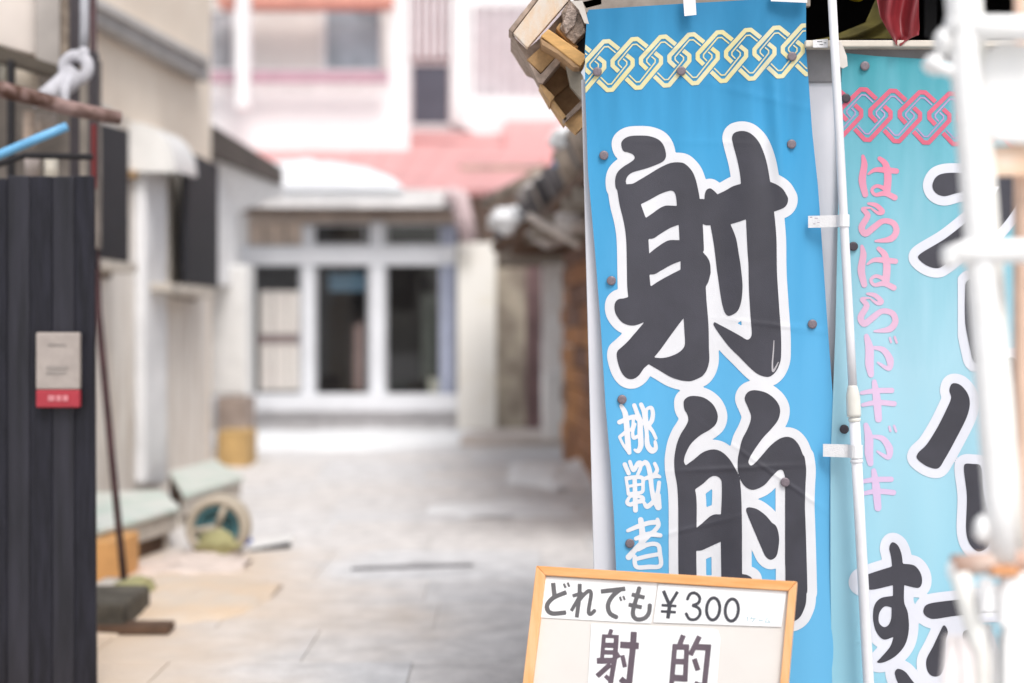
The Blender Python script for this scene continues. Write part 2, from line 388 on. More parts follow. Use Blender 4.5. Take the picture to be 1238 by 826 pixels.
def window(x0, y0, x1, y1, Y, parent, m=None, glass=None, bar=2.2):
    m = m or M_winframe
    f = rect('window', x0, y0, x1, y0 + bar, Y - .02, .06, m, parent)
    rect('frame_bar', x0, y1 - bar, x1, y1, Y - .02, .06, m, f); rect('frame_bar', x0, y0 + bar, x0 + bar, y1 - bar, Y - .02, .06, m, f)
    rect('frame_bar', x1 - bar, y0 + bar, x1, y1 - bar, Y - .02, .06, m, f)
    rect('pane', x0 + bar, y0 + bar, x1 - bar, y1 - bar, Y + .01, .006, glass or M_glass, f, bevel=0)
    return f
rect('mullion', 365, 272, 380, 477, YS - .04, .12, M_winframe, shop)
rect('mullion', 447, 268, 465, 477, YS - .05, .14, M_winframe, shop)
rect('mullion', 532, 272, 551, 477, YS - .04, .12, mat('blue_grey_frame', (.36, .39, .50), .45), shop)
rect('transom_bar', 290, 297, 551, 320, YS - .07, .16, M_winframe, shop)
for a in ((372, 271, 442, 296), (467, 271, 532, 296)): window(*a, YS, shop, bar=1.5)
for a in ((306, 320, 363, 477), (382, 320, 445, 477), (467, 320, 532, 477)): window(*a, YS, shop, bar=1.0)
rect('window_sill', 295, 477, 554, 497, YS - .18, .35, M_winframe, shop)
rect('base_wall', 298, 497, 553, 521, YS - .02, .3, mat('base_grey', (.60, .59, .60), .8), shop)
# room behind the glass
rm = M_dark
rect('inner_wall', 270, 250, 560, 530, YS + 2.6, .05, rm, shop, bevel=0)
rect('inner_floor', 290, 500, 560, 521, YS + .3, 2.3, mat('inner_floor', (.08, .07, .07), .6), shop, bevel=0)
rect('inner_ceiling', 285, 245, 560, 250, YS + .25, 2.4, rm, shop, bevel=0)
# pale lattice added behind the left pane to stand in for its reflection
M_reflection = mat('pale_reflection', (.88, .78, .73), .8, .05, 4)
refl = empty('pane_reflection', P(335, 475, YS + .25), 'pale pinkish lattice added as the reflection in the left shop pane', 'reflection')
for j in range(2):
    for i in range(3): rect('reflection_panel', 314 + i * 17, 352 + j * 64, 330 + i * 17, 404 + j * 68, YS + .035, .02, M_reflection, refl)
rect('reflection_rail', 312, 405, 366, 415, YS + .04, .02, mat('dark_reflection', (.30, .22, .22), .8), refl)
cur = rect('curtain', 398, 330, 442, 352, YS + .3, .04, mat('blue_grey_cloth', (.18, .30, .40), .8), None, label='small blue grey cloth hanging high behind the middle shop pane', cat='curtain')
prism('cardboard_panel', [(428, 395), (440, 388), (440, 472), (428, 472)], YS + .3, .03, mat('dull_pink_card', (.32, .22, .2), .8), None, label='dull pink narrow board standing inside the middle shop pane', cat='board')
rect('curtain', 510, 355, 530, 460, YS + .4, .05, mat('grey_green_cloth', (.12, .125, .11), .9), None, label='long grey green curtain hanging behind the right shop pane', cat='curtain')
rect('box', 518, 458, 532, 476, YS + .25, .2, mat('pale_box', (.62, .60, .5), .8), None, label='small pale box on the shop window ledge at its right end', cat='box')
rect('side_wall', 556, 200, 760, 300, 19.6, .2, mat('weathered_wall', (.44, .34, .28), .9, .3, 2.5), shop)
# roof of the shop with snow
Yb = 23.0
def quad(name, pts, m, parent=None, th=.08, **kw):
    fr = [P(*p) for p in pts]; return prism_pts(name, fr, [p + Vector((0, .02, -th)) for p in fr], m, parent, bevel=0, **kw)
for k in range(12):
    x0 = 283 + k * 27; x1 = x0 + 26.2; t0 = 250 + k * 38; t1 = t0 + 37
    quad('roof_sheet', [(x0, 229, YS - .5), (x1, 229, YS - .5), (t1 - 4, 165, Yb), (t0 - 4, 165, Yb)], M_red, shop)
sn = empty('roof_snow', P(390, 225, YS), 'bright snow lying on the left of the low shop roof', 'snow')
from mathutils import noise as _nz
_vs = []; _fs = []; _NU, _NV = 40, 12
for j in range(_NV):
    for i in range(_NU):
        u = i / (_NU - 1); v = j / (_NV - 1)
        lim = 1.06 - max(0, (u - .45)) * 1.45 + .10 * _nz.noise(Vector((u * 6, 3, 0)))
        vv = v * max(.03, lim)
        a = P(288 + u * 200, 229, YS - .5); b_ = P(296 + u * 185, 190, 21.2); p = a + (b_ - a) * vv
        h = .055 * min(1, 8 * v, 8 * (1 - v) + .1, 12 * u + .1, 8 * (1 - u)) * (1 + .4 * _nz.noise(Vector((u * 9, v * 3, 1))))
        _vs.append(p + Vector((0, -.06 * (1 - v), h - .01)))
for j in range(_NV - 1):
    for i in range(_NU - 1):
        a = j * _NU + i; _fs.append([a, a + 1, a + _NU + 1, a + _NU])
_n0 = len(_vs); _vs += [p - Vector((0, 0, .10)) for p in _vs]
for j in (0, _NV - 1):
    for i in range(_NU - 1): a = j * _NU + i; _fs.append([a, a + 1, a + 1 + _n0, a + _n0])
for i in (0, _NU - 1):
    for j in range(_NV - 1): a = j * _NU + i; _fs.append([a, a + _NU, a + _NU + _n0, a + _n0])
mesh_obj('snow_sheet', _vs, _fs, M_snow, sn, smooth=True)
# pink downpipe at the roof corner
tube('downpipe', [P(540, 232, YS - .62), P(556, 240, YS - .62), P(560, 262, YS - .62), P(568, 290, YS - .5)], [.09, .12, .12, .1], mat('faded_pink_pipe', (.62, .48, .48), .6), None, label='thick faded pink downpipe curving below the shop eave', cat='downpipe')
# entrance to the right of the window
rect('pillar', 553, 293, 599, 526, YS - .3, .4, mat('stained_cream', (.86, .83, .77), .8, .1, 1.6, col2=(.78, .72, .60), lo=.25, hi=.45), None, label='broad cream pillar to the right of the far shop window', cat='pillar')
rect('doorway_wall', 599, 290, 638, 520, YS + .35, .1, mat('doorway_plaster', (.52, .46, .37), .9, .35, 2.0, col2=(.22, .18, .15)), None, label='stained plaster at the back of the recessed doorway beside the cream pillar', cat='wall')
rect('door_post', 636, 285, 655, 522, YS - .4, .16, mat('maroon_wood', (.17, .105, .105), .7, .2, 4), None, label='dark maroon post at the right of the doorway', cat='post')
rect('door_post', 656, 296, 682, 452, YS - 2.0, .2, mat('pinkish_board', (.88, .82, .79), .8, .15, 3), None, label='tall pinkish grey post standing next to the brown brick wall', cat='post')
rect('bollard', 657, 450, 685, 536, YS - 2.4, .3, M_plaster_w, None, bevel=.05, label='bright white block standing at the foot of the pinkish grey post', cat='block')
box('door_step', P(560, 0, 17)[0], P(694, 0, 16)[0], 15.9, 17.9, 0, .07, mat('step_stone', (.60, .53, .48), .85, .15, 2), None, label='low beige step in front of the doorway', cat='step')

# ------------------------------------------------------------------ tall pale house behind
YH = 21.5; YR = 23.6
house = empty('tall_house', P(430, 300, 22), 'tall white house with pink trim rising behind the shop', 'building')
M_wh = mat('bright_white_wall', (.87, .86, .86), .8, .02, 1.5)
rect('wall', 180, 112, 494, 197, YH, .3, M_wh, house)
rect('wall', 470, -80, 494, 112, YH, .3, M_wh, house); rect('wall', 180, -80, 258, -20, YH, .3, M_wh, house)
rect('wall', 256, 96, 470, 112, YH + .02, .3, mat('shaded_band', (.74, .71, .71), .8), house)  # greyer colour paints the shadow below the balcony rail
rect('balcony_rail', 250, 86, 469, 99, YH - .35, .1, mat('pink_rail', (.50, .31, .37), .6), house)
rect('eave_board', 262, -10, 474, 5, YH - .3, .5, mat('coral_eave', (.72, .34, .27), .7), house)
rect('porch_post', 285, -80, 300, 130, YH - .75, .25, M_wh, house)
rect('room_wall', 250, -60, 475, 100, YH + 1.6, .1, mat('soft_beige_wall', (.66, .62, .58), .8), house)
window(302, 8, 391, 86, YH + .5, house, M_wh, mat('pale_blind', (.74, .71, .68), .5, .05, 2), bar=4)
window(391, 8, 462, 86, YH + .45, house, M_wh, mat('blue_grey_pane', (.36, .41, .46), .3, .35, 1.5), bar=3)
window(252, 12, 284, 86, YH + .5, house, M_wh, mat('dull_pane', (.42, .42, .44), .4, .3, 1.5), bar=3)
# right wing
rect('wall', 494, 150, 700, 190, YR, .3, M_wh, house); rect('wall', 545, -80, 572, 150, YR - .1, .3, M_wh, house)
rect('wall', 572, 116, 700, 150, YR, .3, M_wh, house); rect('wall', 572, -40, 700, 8, YR, .3, M_wh, house)
rect('back_panel', 495, -60, 546, 76, YR + .15, .05, mat('louvre_back', (.60, .40, .40), .8), house)
rect('back_panel', 572, 8, 700, 116, YR + .15, .05, mat('lattice_back', (.58, .46, .50), .8), house)
for k in range(5): rect('slat', 498 + k * 9.6, -60, 503.5 + k * 9.6, 70, YR, .1, mat('pale_slat', (.80, .74, .76), .7), house)
for k in range(9): rect('slat', 576 + k * 13, 8, 583.5 + k * 13, 116, YR, .1, MATS['pale_slat'], house)
window(496, 76, 545, 155, YR, house, mat('pinkish_frame', (.62, .55, .56), .6), M_greywin, bar=3)
quad('red_canopy', [(495, 168, 22.2), (607, 172, 22.2), (612, 160, YR - .1), (498, 158, YR - .1)], M_red, house)
quad('red_canopy', [(609, 204, 20.4), (690, 196, 20.4), (690, 146, 23.2), (611, 146, 23.2)], mat('bright_red_sheet', (.74, .34, .33), .6), house)
prism('gable_wall', [(560, 118), (612, 118), (612, 168), (600, 172), (570, 160), (556, 150)], 23.2, .2, M_wh, house)

# ------------------------------------------------------------------ right-hand old house: brick wall, tiled eave with snow
oldh = empty('old_house', P(690, 556, 14.2), 'old low house with brown brick wall and cluttered tiled eave on the right', 'building')
def wx(Y): return .52 + .063 * (14 - Y)
nb = 0
for j in range(12):
    for i in range(9):
        Y0 = 14.2 - (i + 1) * .62 + (j % 2) * .3; z0 = .02 + j * .19
        a = Vector((wx(Y0), Y0, z0)); b = Vector((wx(Y0 + .6), min(Y0 + .6, 14.25), z0))
        t = Vector((0, 0, .178)); d = Vector((.14, 0, 0)); jit = random.uniform(-.008, .008)
        a.x += jit; b.x += jit
        prism_pts('brick', [a + t, a, b, b + t], [a + t + d, a + d, b + d, b + t + d],
                  random.choice((M_brick, mat('orange_brick', (.46, .22, .09), .9, .3, 5), mat('umber_brick', (.20, .11, .08), .9, .3, 5))), oldh, bevel=.006)
prism_pts('wall', [Vector((wx(8) + .12, 8, 2.35)), Vector((wx(8) + .12, 8, 0)), Vector((wx(14.2) + .12, 14.2, 0)), Vector((wx(14.2) + .12, 14.2, 2.35))],
          [Vector((4.5, 8, 2.35)), Vector((4.5, 8, 0)), Vector((4.5, 14.2, 0)), Vector((4.5, 14.2, 2.35))], mat('dark_mortar', (.13, .09, .07), .95), oldh, bevel=0)
prism_pts('end_wall', [Vector((.62, 14.3, 2.35)), Vector((.62, 14.3, 0)), Vector((4.5, 14.3, 0)), Vector((4.5, 14.3, 2.35))],
          [Vector((.62, 17.5, 2.35)), Vector((.62, 17.5, 0)), Vector((4.5, 17.5, 0)), Vector((4.5, 17.5, 2.35))], mat('dark_mortar'), oldh, bevel=0) if False else None
# roof: columns of round tiles running up from the eave
for k in range(34):
    Y0 = 17.3 - k * .29; ex = .42 - .063 * (Y0 - 7.85) - .03 * math.sin(k * 2.1); ez = 2.34 + .02 * math.sin(k * 1.7)
    mt = random.choice((M_tile, M_tile, mat('weathered_tile', (.30, .245, .20), .8, .3, 5), mat('dark_tile', (.06, .055, .06), .7)))
    if k in (9, 10): mt = mat('orange_tile', (.50, .19, .09), .8)
    tube('roof_tile', [Vector((ex, Y0, ez)), Vector((ex + .9, Y0, ez + .42)), Vector((ex + 2.6, Y0, ez + 1.15))], .13, mt, oldh, n=8)
prism_pts('roof_deck', [Vector((-.12, 17.4, 2.24)), Vector((.44, 7.6, 2.24)), Vector((3.2, 7.6, 3.35)), Vector((2.7, 17.4, 3.35))],
          [Vector((-.12, 17.4, 2.16)), Vector((.44, 7.6, 2.16)), Vector((3.2, 7.6, 3.27)), Vector((2.7, 17.4, 3.27))], M_brown, oldh, bevel=0)
for k in range(14):
    Y0 = 16.9 - k * .65; ex = .42 - .063 * (Y0 - 7.85) - .02
    box('rafter_end', ex, ex + 1.2, Y0, Y0 + .09, 2.06, 2.155, random.choice((M_brown, mat('grey_rafter', (.30, .26, .22), .85))), oldh)
for i, (x, y, Y, rx, rz, lb) in enumerate((
        (613, 267, 12.2, .17, .11, 'oval lump of snow hanging at the far end of the tiled eave'),
        (660, 232, 12, .20, .10, 'grey snow clump halfway along the tiled eave'),
        (685, 168, 10.5, .13, .09, 'white snow clump on the tiles just below the wooden planks'),
        (695, 268, 9.5, .13, .07, 'small snow clump low on the eave next to the banner'),
        (662, 285, 12, .15, .08, 'pale snow clump hanging under the eave above the white block'))):
    lump('snow_clump', P(x, y, Y), (rx, rx * 1.1, rz), M_snow if i not in (1, 3, 4) else mat('dirty_snow', (.52, .48, .46), .8), None, seed=i + 20, rough=.35, label=lb, cat='snow', group='snow clumps on the old eave')
prism('blue_sheet', [(668, 200), (672, 186), (706, 168), (708, 186), (690, 200)], 9.2, .12, mat('blue_tarp', (.22, .38, .66), .6), None, label='bit of blue tarpaulin on the tiled eave beside the banner', cat='tarpaulin')
for i, (x0, y0, x1, y1, Y, r, lb) in enumerate(((588, 245, 650, 214, 14.5, .07, 'upper beige pole end poking out of the old eave'), (600, 300, 690, 236, 12.5, .05, 'long thin dark pole under the old eave'), (640, 262, 700, 296, 10.5, .03, 'pale plank end slanting down under the old eave'))):
    tube('pole', [P(x0, y0, Y), P(x1, y1, Y - 1)], r, (mat('weathered_tile'), M_brown, mat('step_stone'))[i], None, label=lb, cat='pole')

# ------------------------------------------------------------------ left-hand house along the alley
XL = -2.8
def W(px, py, off=0.0):
    x = XL + off; Y = x * F / (px - CX); return P(px, py, Y)
left = empty('left_house', (XL, 11, 0), 'beige and grey rendered house wall along the left of the alley', 'building')
def wallp(name, poly, m, parent, off=0, th=.12, bevel=.003, **kw):
    fr = [W(x, y, off) for x, y in poly]; return prism_pts(name, fr, [p + Vector((-th, 0, 0)) for p in fr], m, parent, bevel, **kw)
def wz(px, z, off=0.0):
    x = XL + off; return Vector((x, x * F / (px - CX), z))
fr = [wz(20, 4.9), wz(20, 2.7), wz(252, 2.7), wz(252, 4.9)]
wallp('upper_wall', [(20, -160), (20, 60), (252, 205), (252, -140)], M_beige, left)
fr = [W(20, 60), wz(20, 0), wz(252, 0), W(252, 205)]
prism_pts('lower_wall', fr, [p + Vector((-.15, 0, 0)) for p in fr], M_greyplaster, left, bevel=0)
box('end_wall', -7, XL - .001, wz(252, 0).y, wz(252, 0).y + .12, 0, 4.8, M_beige, left)
wallp('flashing', [(112, 6), (112, 24), (253, 99), (253, 80)], M_greymetal, left, off=.12, th=.12)
wallp('flashing', [(112, -6), (112, 4), (253, 79), (253, 71)], mat('pale_flashing', (.55, .52, .5), .6), left, off=.16, th=.16)
wallp('downpipe', [(176, 205), (176, 585), (203, 585), (203, 205)], mat('pale_grey_duct', (.78, .78, .79), .6, .08, 3), left, off=.1, th=.1, bevel=.03)
wallp('wall_post', [(206, 210), (206, 350), (221, 352), (221, 208)], mat('cream_post', (.74, .68, .6), .7), left, off=.06, th=.06)
sh = wallp('shutter', [(118, 148), (118, 311), (156, 317), (156, 158)], M_shutter, left, off=.2, th=.05)
sh = wallp('shutter', [(226, 182), (226, 342), (264, 348), (264, 200)], M_shutter, left, off=.22, th=.05)
wallp('window_sill', [(112, 312), (112, 321), (166, 330), (166, 319)], M_concrete, left, off=.25, th=.25)
wallp('window_sill', [(206, 342), (206, 352), (258, 360), (258, 348)], M_concrete, left, off=.25, th=.25)
wallp('sill_shadow', [(116, 322), (116, 334), (135, 337), (135, 324)], M_brown, left, off=.03, th=.03)  # dark plates painting the shadow under the two sills
wallp('sill_shadow', [(212, 353), (212, 360), (238, 364), (238, 356)], M_brown, left, off=.03, th=.03)
# white vent hood
hd = []
vs = []; fs = []; N = 12
for s_, px in enumerate((156, 196)):
    for k in range(N + 1):
        th = math.pi / 2 * k / N; base = W(px, 208 + s_ * 6); top = W(px, 148 + s_ * 14); hgt = top.z - base.z
        vs.append(base + Vector(((.34 - .06 * s_) * math.sin(th) ** .8, 0, hgt * math.cos(th))))
    vs.append(W(px, 208 + s_ * 6))
for k in range(N): fs.append([k, k + 1, N + 2 + k + 1, N + 2 + k])
fs.append(list(range(N + 2))); fs.append([N + 2 + k for k in range(N + 2)][::-1]); 
mesh_obj('vent_hood', vs, fs, M_whitepaint, None, label='curved white vent hood projecting between the two black shutters', cat='vent hood')
wallp('tan_patch', [(162, 206), (162, 214), (196, 219), (196, 208)], M_tan, left, off=.05, th=.05)  # tan strip along the bottom of the hood
# lean-to porch roof after the corner
porch = empty('porch_roof', P(300, 200, 14.5), 'small dark lean-to roof jutting out past the beige wall corner', 'roof')
prism_pts('roof_panel', [P(252, 148, 13.2), P(252, 184, 13.2), P(342, 224, 17.4), P(342, 203, 17.4)],
          [p + Vector((-1.2, .1, .1)) for p in (P(252, 148, 13.2), P(252, 184, 13.2), P(342, 224, 17.4), P(342, 203, 17.4))], mat('dark_porch', (.085, .07, .06), .8, .35, 2), porch)
prism_pts('gable_wall', [P(258, 187, 14), P(258, 345, 14), P(284, 345, 15.5), P(286, 258, 16), P(344, 236, 17.8), P(342, 222, 17.6)],
          [p + Vector((-.8, .1, 0)) for p in (P(258, 185, 14), P(258, 345, 14), P(292, 345, 17.9), P(345, 232, 18), P(342, 224, 17.6))], mat('gable_plaster', (.84, .82, .81), .8), porch, bevel=0) 
rect('wall_cabinet', 251, 320, 298, 478, 15.2, .5, M_whitepaint, None, bevel=.03, label='tall bright white cabinet at the corner left of the shop window', cat='cabinet')
rect('stone_block', 262, 481, 298, 521, 14.6, .5, mat('taupe_stone', (.36, .29, .25), .9, .2, 4), None, label='taupe stone block directly under the tall white cabinet', cat='block')
rect('wooden_crate', 262, 522, 299, 574, 13.5, .5, mat('ochre_wood', (.50, .33, .14), .8, .2, 4), None, label='ochre wooden crate below the taupe stone block', cat='crate')

# low planters with greenish lids along the wall
def planter(poly, zt, lab):
    """lid outline seen from above; first edge faces the alley"""
    pts = [Vector(((x - CX) * (EYE - zt) / (y - HOR), F * (EYE - zt) / (y - HOR), zt)) for x, y in poly]
    c = sum(pts, Vector()) / len(pts); e = empty('planter', (c.x, c.y, 0), lab, 'planter', 'planters along the left wall')
    prism_pts('lid', pts, [p - Vector((0, 0, .035)) for p in pts], M_green, e, bevel=.01)
    ins = [p + (c - p) * .08 - Vector((0, 0, .0355)) for p in pts]; n = len(pts)
    a, b = ins[0], ins[1]; u = (b - a).normalized(); nrm = Vector((-u.y, u.x, 0)) * .03
    dn = Vector((0, 0, -.11))
    prism_pts('side_board', [a, a + dn, b + dn, b], [a + nrm, a + dn + nrm, b + dn + nrm, b + nrm], M_concrete, e)
    for t in (.02, .5, .92):
        q = a + (b - a) * t + nrm * 1.2; k = u * .05; w_ = nrm * 1.5; top = q + dn; bot = Vector((q.x, q.y, 0))
        prism_pts('leg', [top, bot, bot + k, top + k], [top + w_, bot + w_, bot + k + w_, top + k + w_], M_concrete, e)
    vo = [p + (c - p) * .22 - Vector((0, 0, .12)) for p in pts]
    prism_pts('shade_filler', vo, [Vector((p.x, p.y, 0)) for p in vo], M_brown, e)  # dark block added to paint the shade beneath the lid
    bk = [p + (c - p) * .12 for p in (pts[-1], pts[2])] 
    d2 = Vector((0, 0, -zt + .002)); o2 = Vector((-.03, 0, 0)); up = Vector((0, 0, -.04))
    prism_pts('back_board', [bk[0] + up, bk[0] + d2, bk[1] + d2, bk[1] + up], [bk[0] + up + o2, bk[0] + d2 + o2, bk[1] + d2 + o2, bk[1] + up + o2], M_brown, e)
planter([(118, 641), (218, 612), (196, 592), (100, 596)], .26, 'pale green topped low planter nearest the black fence')
planter([(222, 598), (295, 576), (260, 555), (205, 570)], .24, 'pale green topped low planter beside the ochre crate')
# hose reel
hr = empty('hose_reel', P(262, 675, 8.15), 'round beige hose reel with teal centre by the wall planters', 'hose reel')
cR = P(262, 638, 8.15)
def ring(name, c, r, rr, m, parent, n=36, ny=10, sy=1.0):
    vs = []; fs = []
    for i in range(n):
        a = 2 * math.pi * i / n
        for j in range(ny):
            b = 2 * math.pi * j / ny; q = r + rr * math.cos(b); vs.append(c + Vector((q * math.cos(a), rr * sy * math.sin(b), q * math.sin(a))))
    for i in range(n):
        for j in range(ny): fs.append([i * ny + j, i * ny + (j + 1) % ny, ((i + 1) % n) * ny + (j + 1) % ny, ((i + 1) % n) * ny + j])
    return mesh_obj(name, vs, fs, m, parent, smooth=True)
M_rb = mat('beige_plastic', (.44, .38, .30), .6, .1, 6)
ring('rim', cR, .155, .026, M_rb, hr); ring('rim', cR + Vector((0, .12, 0)), .155, .026, M_rb, hr)
M_teald = mat('teal_hose', (.07, .17, .19), .5, .3, 12)
for k in range(5): ring('hose', cR + Vector((0, .02 + k * .02, 0)), .11, .02, M_teald, hr)
disc('hub', cR + Vector((0, .06, 0)), .10, .02, M_teald, hr)
for k in range(3):
    a = k * math.pi * 2 / 3 + 1.2; tube('spoke', [cR, cR + Vector((math.cos(a) * .15, 0, math.sin(a) * .15))], .02, M_rb, hr, n=8)
lump('moss_clump', P(262, 658, 8.02), (.12, .05, .075), mat('olive_moss', (.34, .32, .16), .9), None, seed=4, label='olive moss clump against the lower front of the hose reel', cat='moss')
# snow shovel on the ground
sv = empty('snow_shovel', P(330, 662, 8.5), 'white snow shovel blade with blue grip lying on the paving', 'shovel')
prism_pts('blade', [P(300, 655, 8.6), P(305, 668, 8.35), P(350, 657, 8.5), P(356, 646, 8.8)], [p + Vector((0, .02, -.03)) for p in (P(300, 655, 8.6), P(305, 668, 8.35), P(350, 657, 8.5), P(356, 646, 8.8))], M_whitepaint, sv, bevel=.008)
tube('grip', [P(292, 660, 8.6), P(303, 652, 8.6)], .03, mat('blue_plastic', (.03, .09, .35), .5), sv)
tube('blade_shadow', [P(303, 669, 8.33), P(350, 660, 8.48)], .024, M_dark, sv)  # dark tube painting the shadow under the blade
# stone slab, painted shadow strip and moss
def rock(name, poly, ztop, th, m, **kw):
    c = [Vector(((x - CX) / F * (F * (EYE - ztop) / (y - HOR)), F * (EYE - ztop) / (y - HOR), ztop)) for x, y in poly]
    return prism_pts(name, c, [p + Vector((0, 0, -th)) for p in c], m, None, bevel=.03, **kw)
mound('stone_slab', -1.62, 6.80, .46, .85, .045, M_orange, 4.4, label='broad orange tan stone hump beside the dark gap by the left wall', cat='stone')
mound('stone_slab', -1.75, 7.85, .30, .4, .05, mat('pale_pink_stone', (.66, .56, .50), .9, .15, 4, .4, 20), 3.1, label='low pale pink stone hump in front of the hose reel', cat='stone')
box('plank', P(112, 0, 6.3).x, P(222, 0, 6.3).x, 6.02, 6.14, .015, .05, M_brown, None, label='dark strip painting the shadow gap along the front of the orange slab', cat='plank')  # dark strip painted as the shadow gap under the stone hump
box('wooden_box', P(112, 0, 7.4).x, P(150, 0, 7.4).x, 7.3, 7.7, .0, EYE - 255 * 7.3 / F, mat('orange_wood', (.60, .32, .12), .7), None, bevel=.01, label='small orange wooden box on the ground right of the black fence', cat='box')
box('wooden_box', P(112, 0, 6.9).x, P(156, 0, 6.9).x, 6.8, 7.1, .0, .07, M_concrete, None, bevel=.01, label='low grey concrete block in front of the orange box', cat='block')
box('stone_block', -2.3, P(150, 0, 6.05).x, 6.05, 6.5, 0, .14, mat('mossy_stone', (.085, .075, .06), .95, .4, 9, .6, 30), None, bevel=.02, label='dark mossy block between the black fence and the orange stone hump', cat='block')
lump('moss_clump', P(164, 712, 6.9), (.10, .10, .05), mat('olive_moss'), None, seed=8, label='small olive moss clump above the dark mossy block', cat='moss')
tube('red_pipe', [P(112, -60, 7), P(113, 230, 7), P(119, 380, 7), P(134, 540, 7), P(152, 722, 7)], .018, M_pipe_red, None, label='thin dark red pipe leaning beside the black fence', cat='pipe')

# ------------------------------------------------------------------ left foreground: black fence, sign, clutter above
YF = 5.0
fence = empty('black_fence', P(60, 826, YF), 'tall black stained board fence at the left edge', 'fence')
fence.location.z = 0; WORLD[fence.name] = Vector(fence.location)
edges = [-75, -48, -20, 8, 36, 63, 90, 113]
gzf = HOR + EYE * F / YF
for i in range(7):
    x0, x1 = edges[i] + .15, edges[i + 1] - .15; o = random.uniform(-.003, .003); top = 213 + random.uniform(-2, 3)
    k = 3.2 if i == 6 else 0
    prism('board', [(x0, top), (x0, gzf), (x1 + k, gzf), (x1, top)], YF + o, .022, random.choice((M_blackwood, M_blackwood, mat('charcoal_board', (.018, .017, .024), .5, .4, 5, .3, 30, stretch=(5, 1, .4)), mat('brown_black_board', (.020, .018, .022), .6, .5, 5, .3, 30, stretch=(5, 1, .4)))), fence, bevel=.004)
rect('rail', -75, 300, 112, 325, YF + .03, .05, M_blackwood, fence); rect('rail', -75, 640, 112, 665, YF + .03, .05, M_blackwood, fence)
sg = empty('notice_plate', P(69, 494, YF - .02), 'small beige notice plate with a red band fixed to the black fence', 'sign')
rect('plate', 43, 402, 96, 471, YF - .04, .03, mat('beige_plate', (.38, .33, .30), .6, .08, 20), sg, bevel=.006)
rect('red_band', 43, 471.3, 96, 493, YF - .04, .03, mat('red_plate', (.38, .035, .05), .6, .08, 20), sg, bevel=.006)
for i, (a, b_) in enumerate(((58, 66), (68, 74), (76, 82))): rect('faded_mark', a, 478, b_, 485, YF - .043, .002, mat('pale_red_mark', (.60, .22, .24), .7), sg, bevel=0)
for i, (a, b_, c_, d_) in enumerate(((56, 443, 82, 446), (56, 449, 80, 452), (58, 416, 80, 418))): rect('faded_mark', a, b_, c_, d_, YF - .043, .002, mat('faint_mark', (.28, .25, .23), .7), sg, bevel=0)
# near left house corner above the fence
nl = empty('near_left_house', P(40, 826, 6.4), 'beige house corner with grey pilaster at the upper left edge', 'building')
nl.location.z = 0; WORLD[nl.name] = Vector(nl.location)
prism('wall', [(-120, -120), (-120, 20), (43, 66), (43, -120)], 6.4, .2, mat('warm_white_wall', (.74, .66, .60), .8, .06, 3), nl)
prism('pilaster', [(43, -120), (43, 72), (72, 80), (72, -120)], 6.3, .3, mat('grey_pilaster', (.42, .38, .35), .8, .1, 5), nl)
prism('timber', [(72, -120), (72, 78), (83, 76), (83, -120)], 6.32, .25, mat('worn_timber', (.36, .29, .23), .8, .3, 20), nl)
prism('gutter_board', [(-120, 14), (-120, 40), (70, 92), (72, 80)], 6.15, .2, mat('dark_gutter', (.075, .06, .045), .7), nl)
prism('recess_wall', [(-120, 40), (-120, 300), (116, 300), (116, 70)], 6.9, .1, mat('dim_wall', (.22, .19, .165), .9, .3, 4), nl)
rect('corner_board', 84, -120, 98, 60, 6.2, .1, mat('dark_plum_board', (.055, .045, .05), .6), nl)
rect('corner_board', 84, 60, 112, 215, 6.3, .1, mat('dark_plum_board'), nl)
tube('grey_conduit', [P(102, -80, 6.0), P(102, 30, 6.0), P(101, 62, 6.0)], .019, mat('grey_conduit', (.42, .42, .45), .5), None, label='grey conduit running down to the knotted cloth at upper left', cat='conduit')
kn = empty('tied_cloth', P(95, 80, 5.9), 'whitish rag knotted round the foot of the grey conduit', 'cloth')
ring('knot', P(92, 82, 5.9), .05, .026, mat('rag', (.50, .49, .52), .9, .15, 20), kn, n=20, sy=1)
tube('tail', [P(92, 88, 5.9), P(80, 100, 5.88), P(62, 112, 5.85), P(40, 124, 5.8)], [.045, .05, .04, .025], MATS['rag'], kn)
tube('tail', [P(98, 70, 5.9), P(103, 60, 5.92)], [.03, .02], MATS['rag'], kn)
tube('tail', [P(84, 92, 5.86), P(78, 108, 5.8), P(79, 124, 5.75)], [.02, .02, .015], MATS['rag'], kn)
tube('rusty_beam', [P(-60, 92, 5.3), P(0, 108, 5.3), P(40, 118, 5.35), P(80, 130, 5.4), P(118, 138, 5.45), P(145, 143, 5.5)], [.030, .032, .030, .029, .028, .026], M_rust, None, label='rusty brown beam crossing the upper left over the blue pole', cat='beam')
tube('blue_pole', [P(-40, 204, 5.2), P(0, 187, 5.2), P(40, 170, 5.2), P(81, 153, 5.2)], .0165, mat('blue_pole_paint', (.16, .42, .68), .4), None, label='sky blue pole slanting up above the black fence', cat='pole')
tube('dark_pole', [P(-40, 212, 5.35), P(30, 188, 5.35), P(112, 190, 5.35)], .012, M_dark, None, label='thin dark pole just below the blue pole', cat='pole')
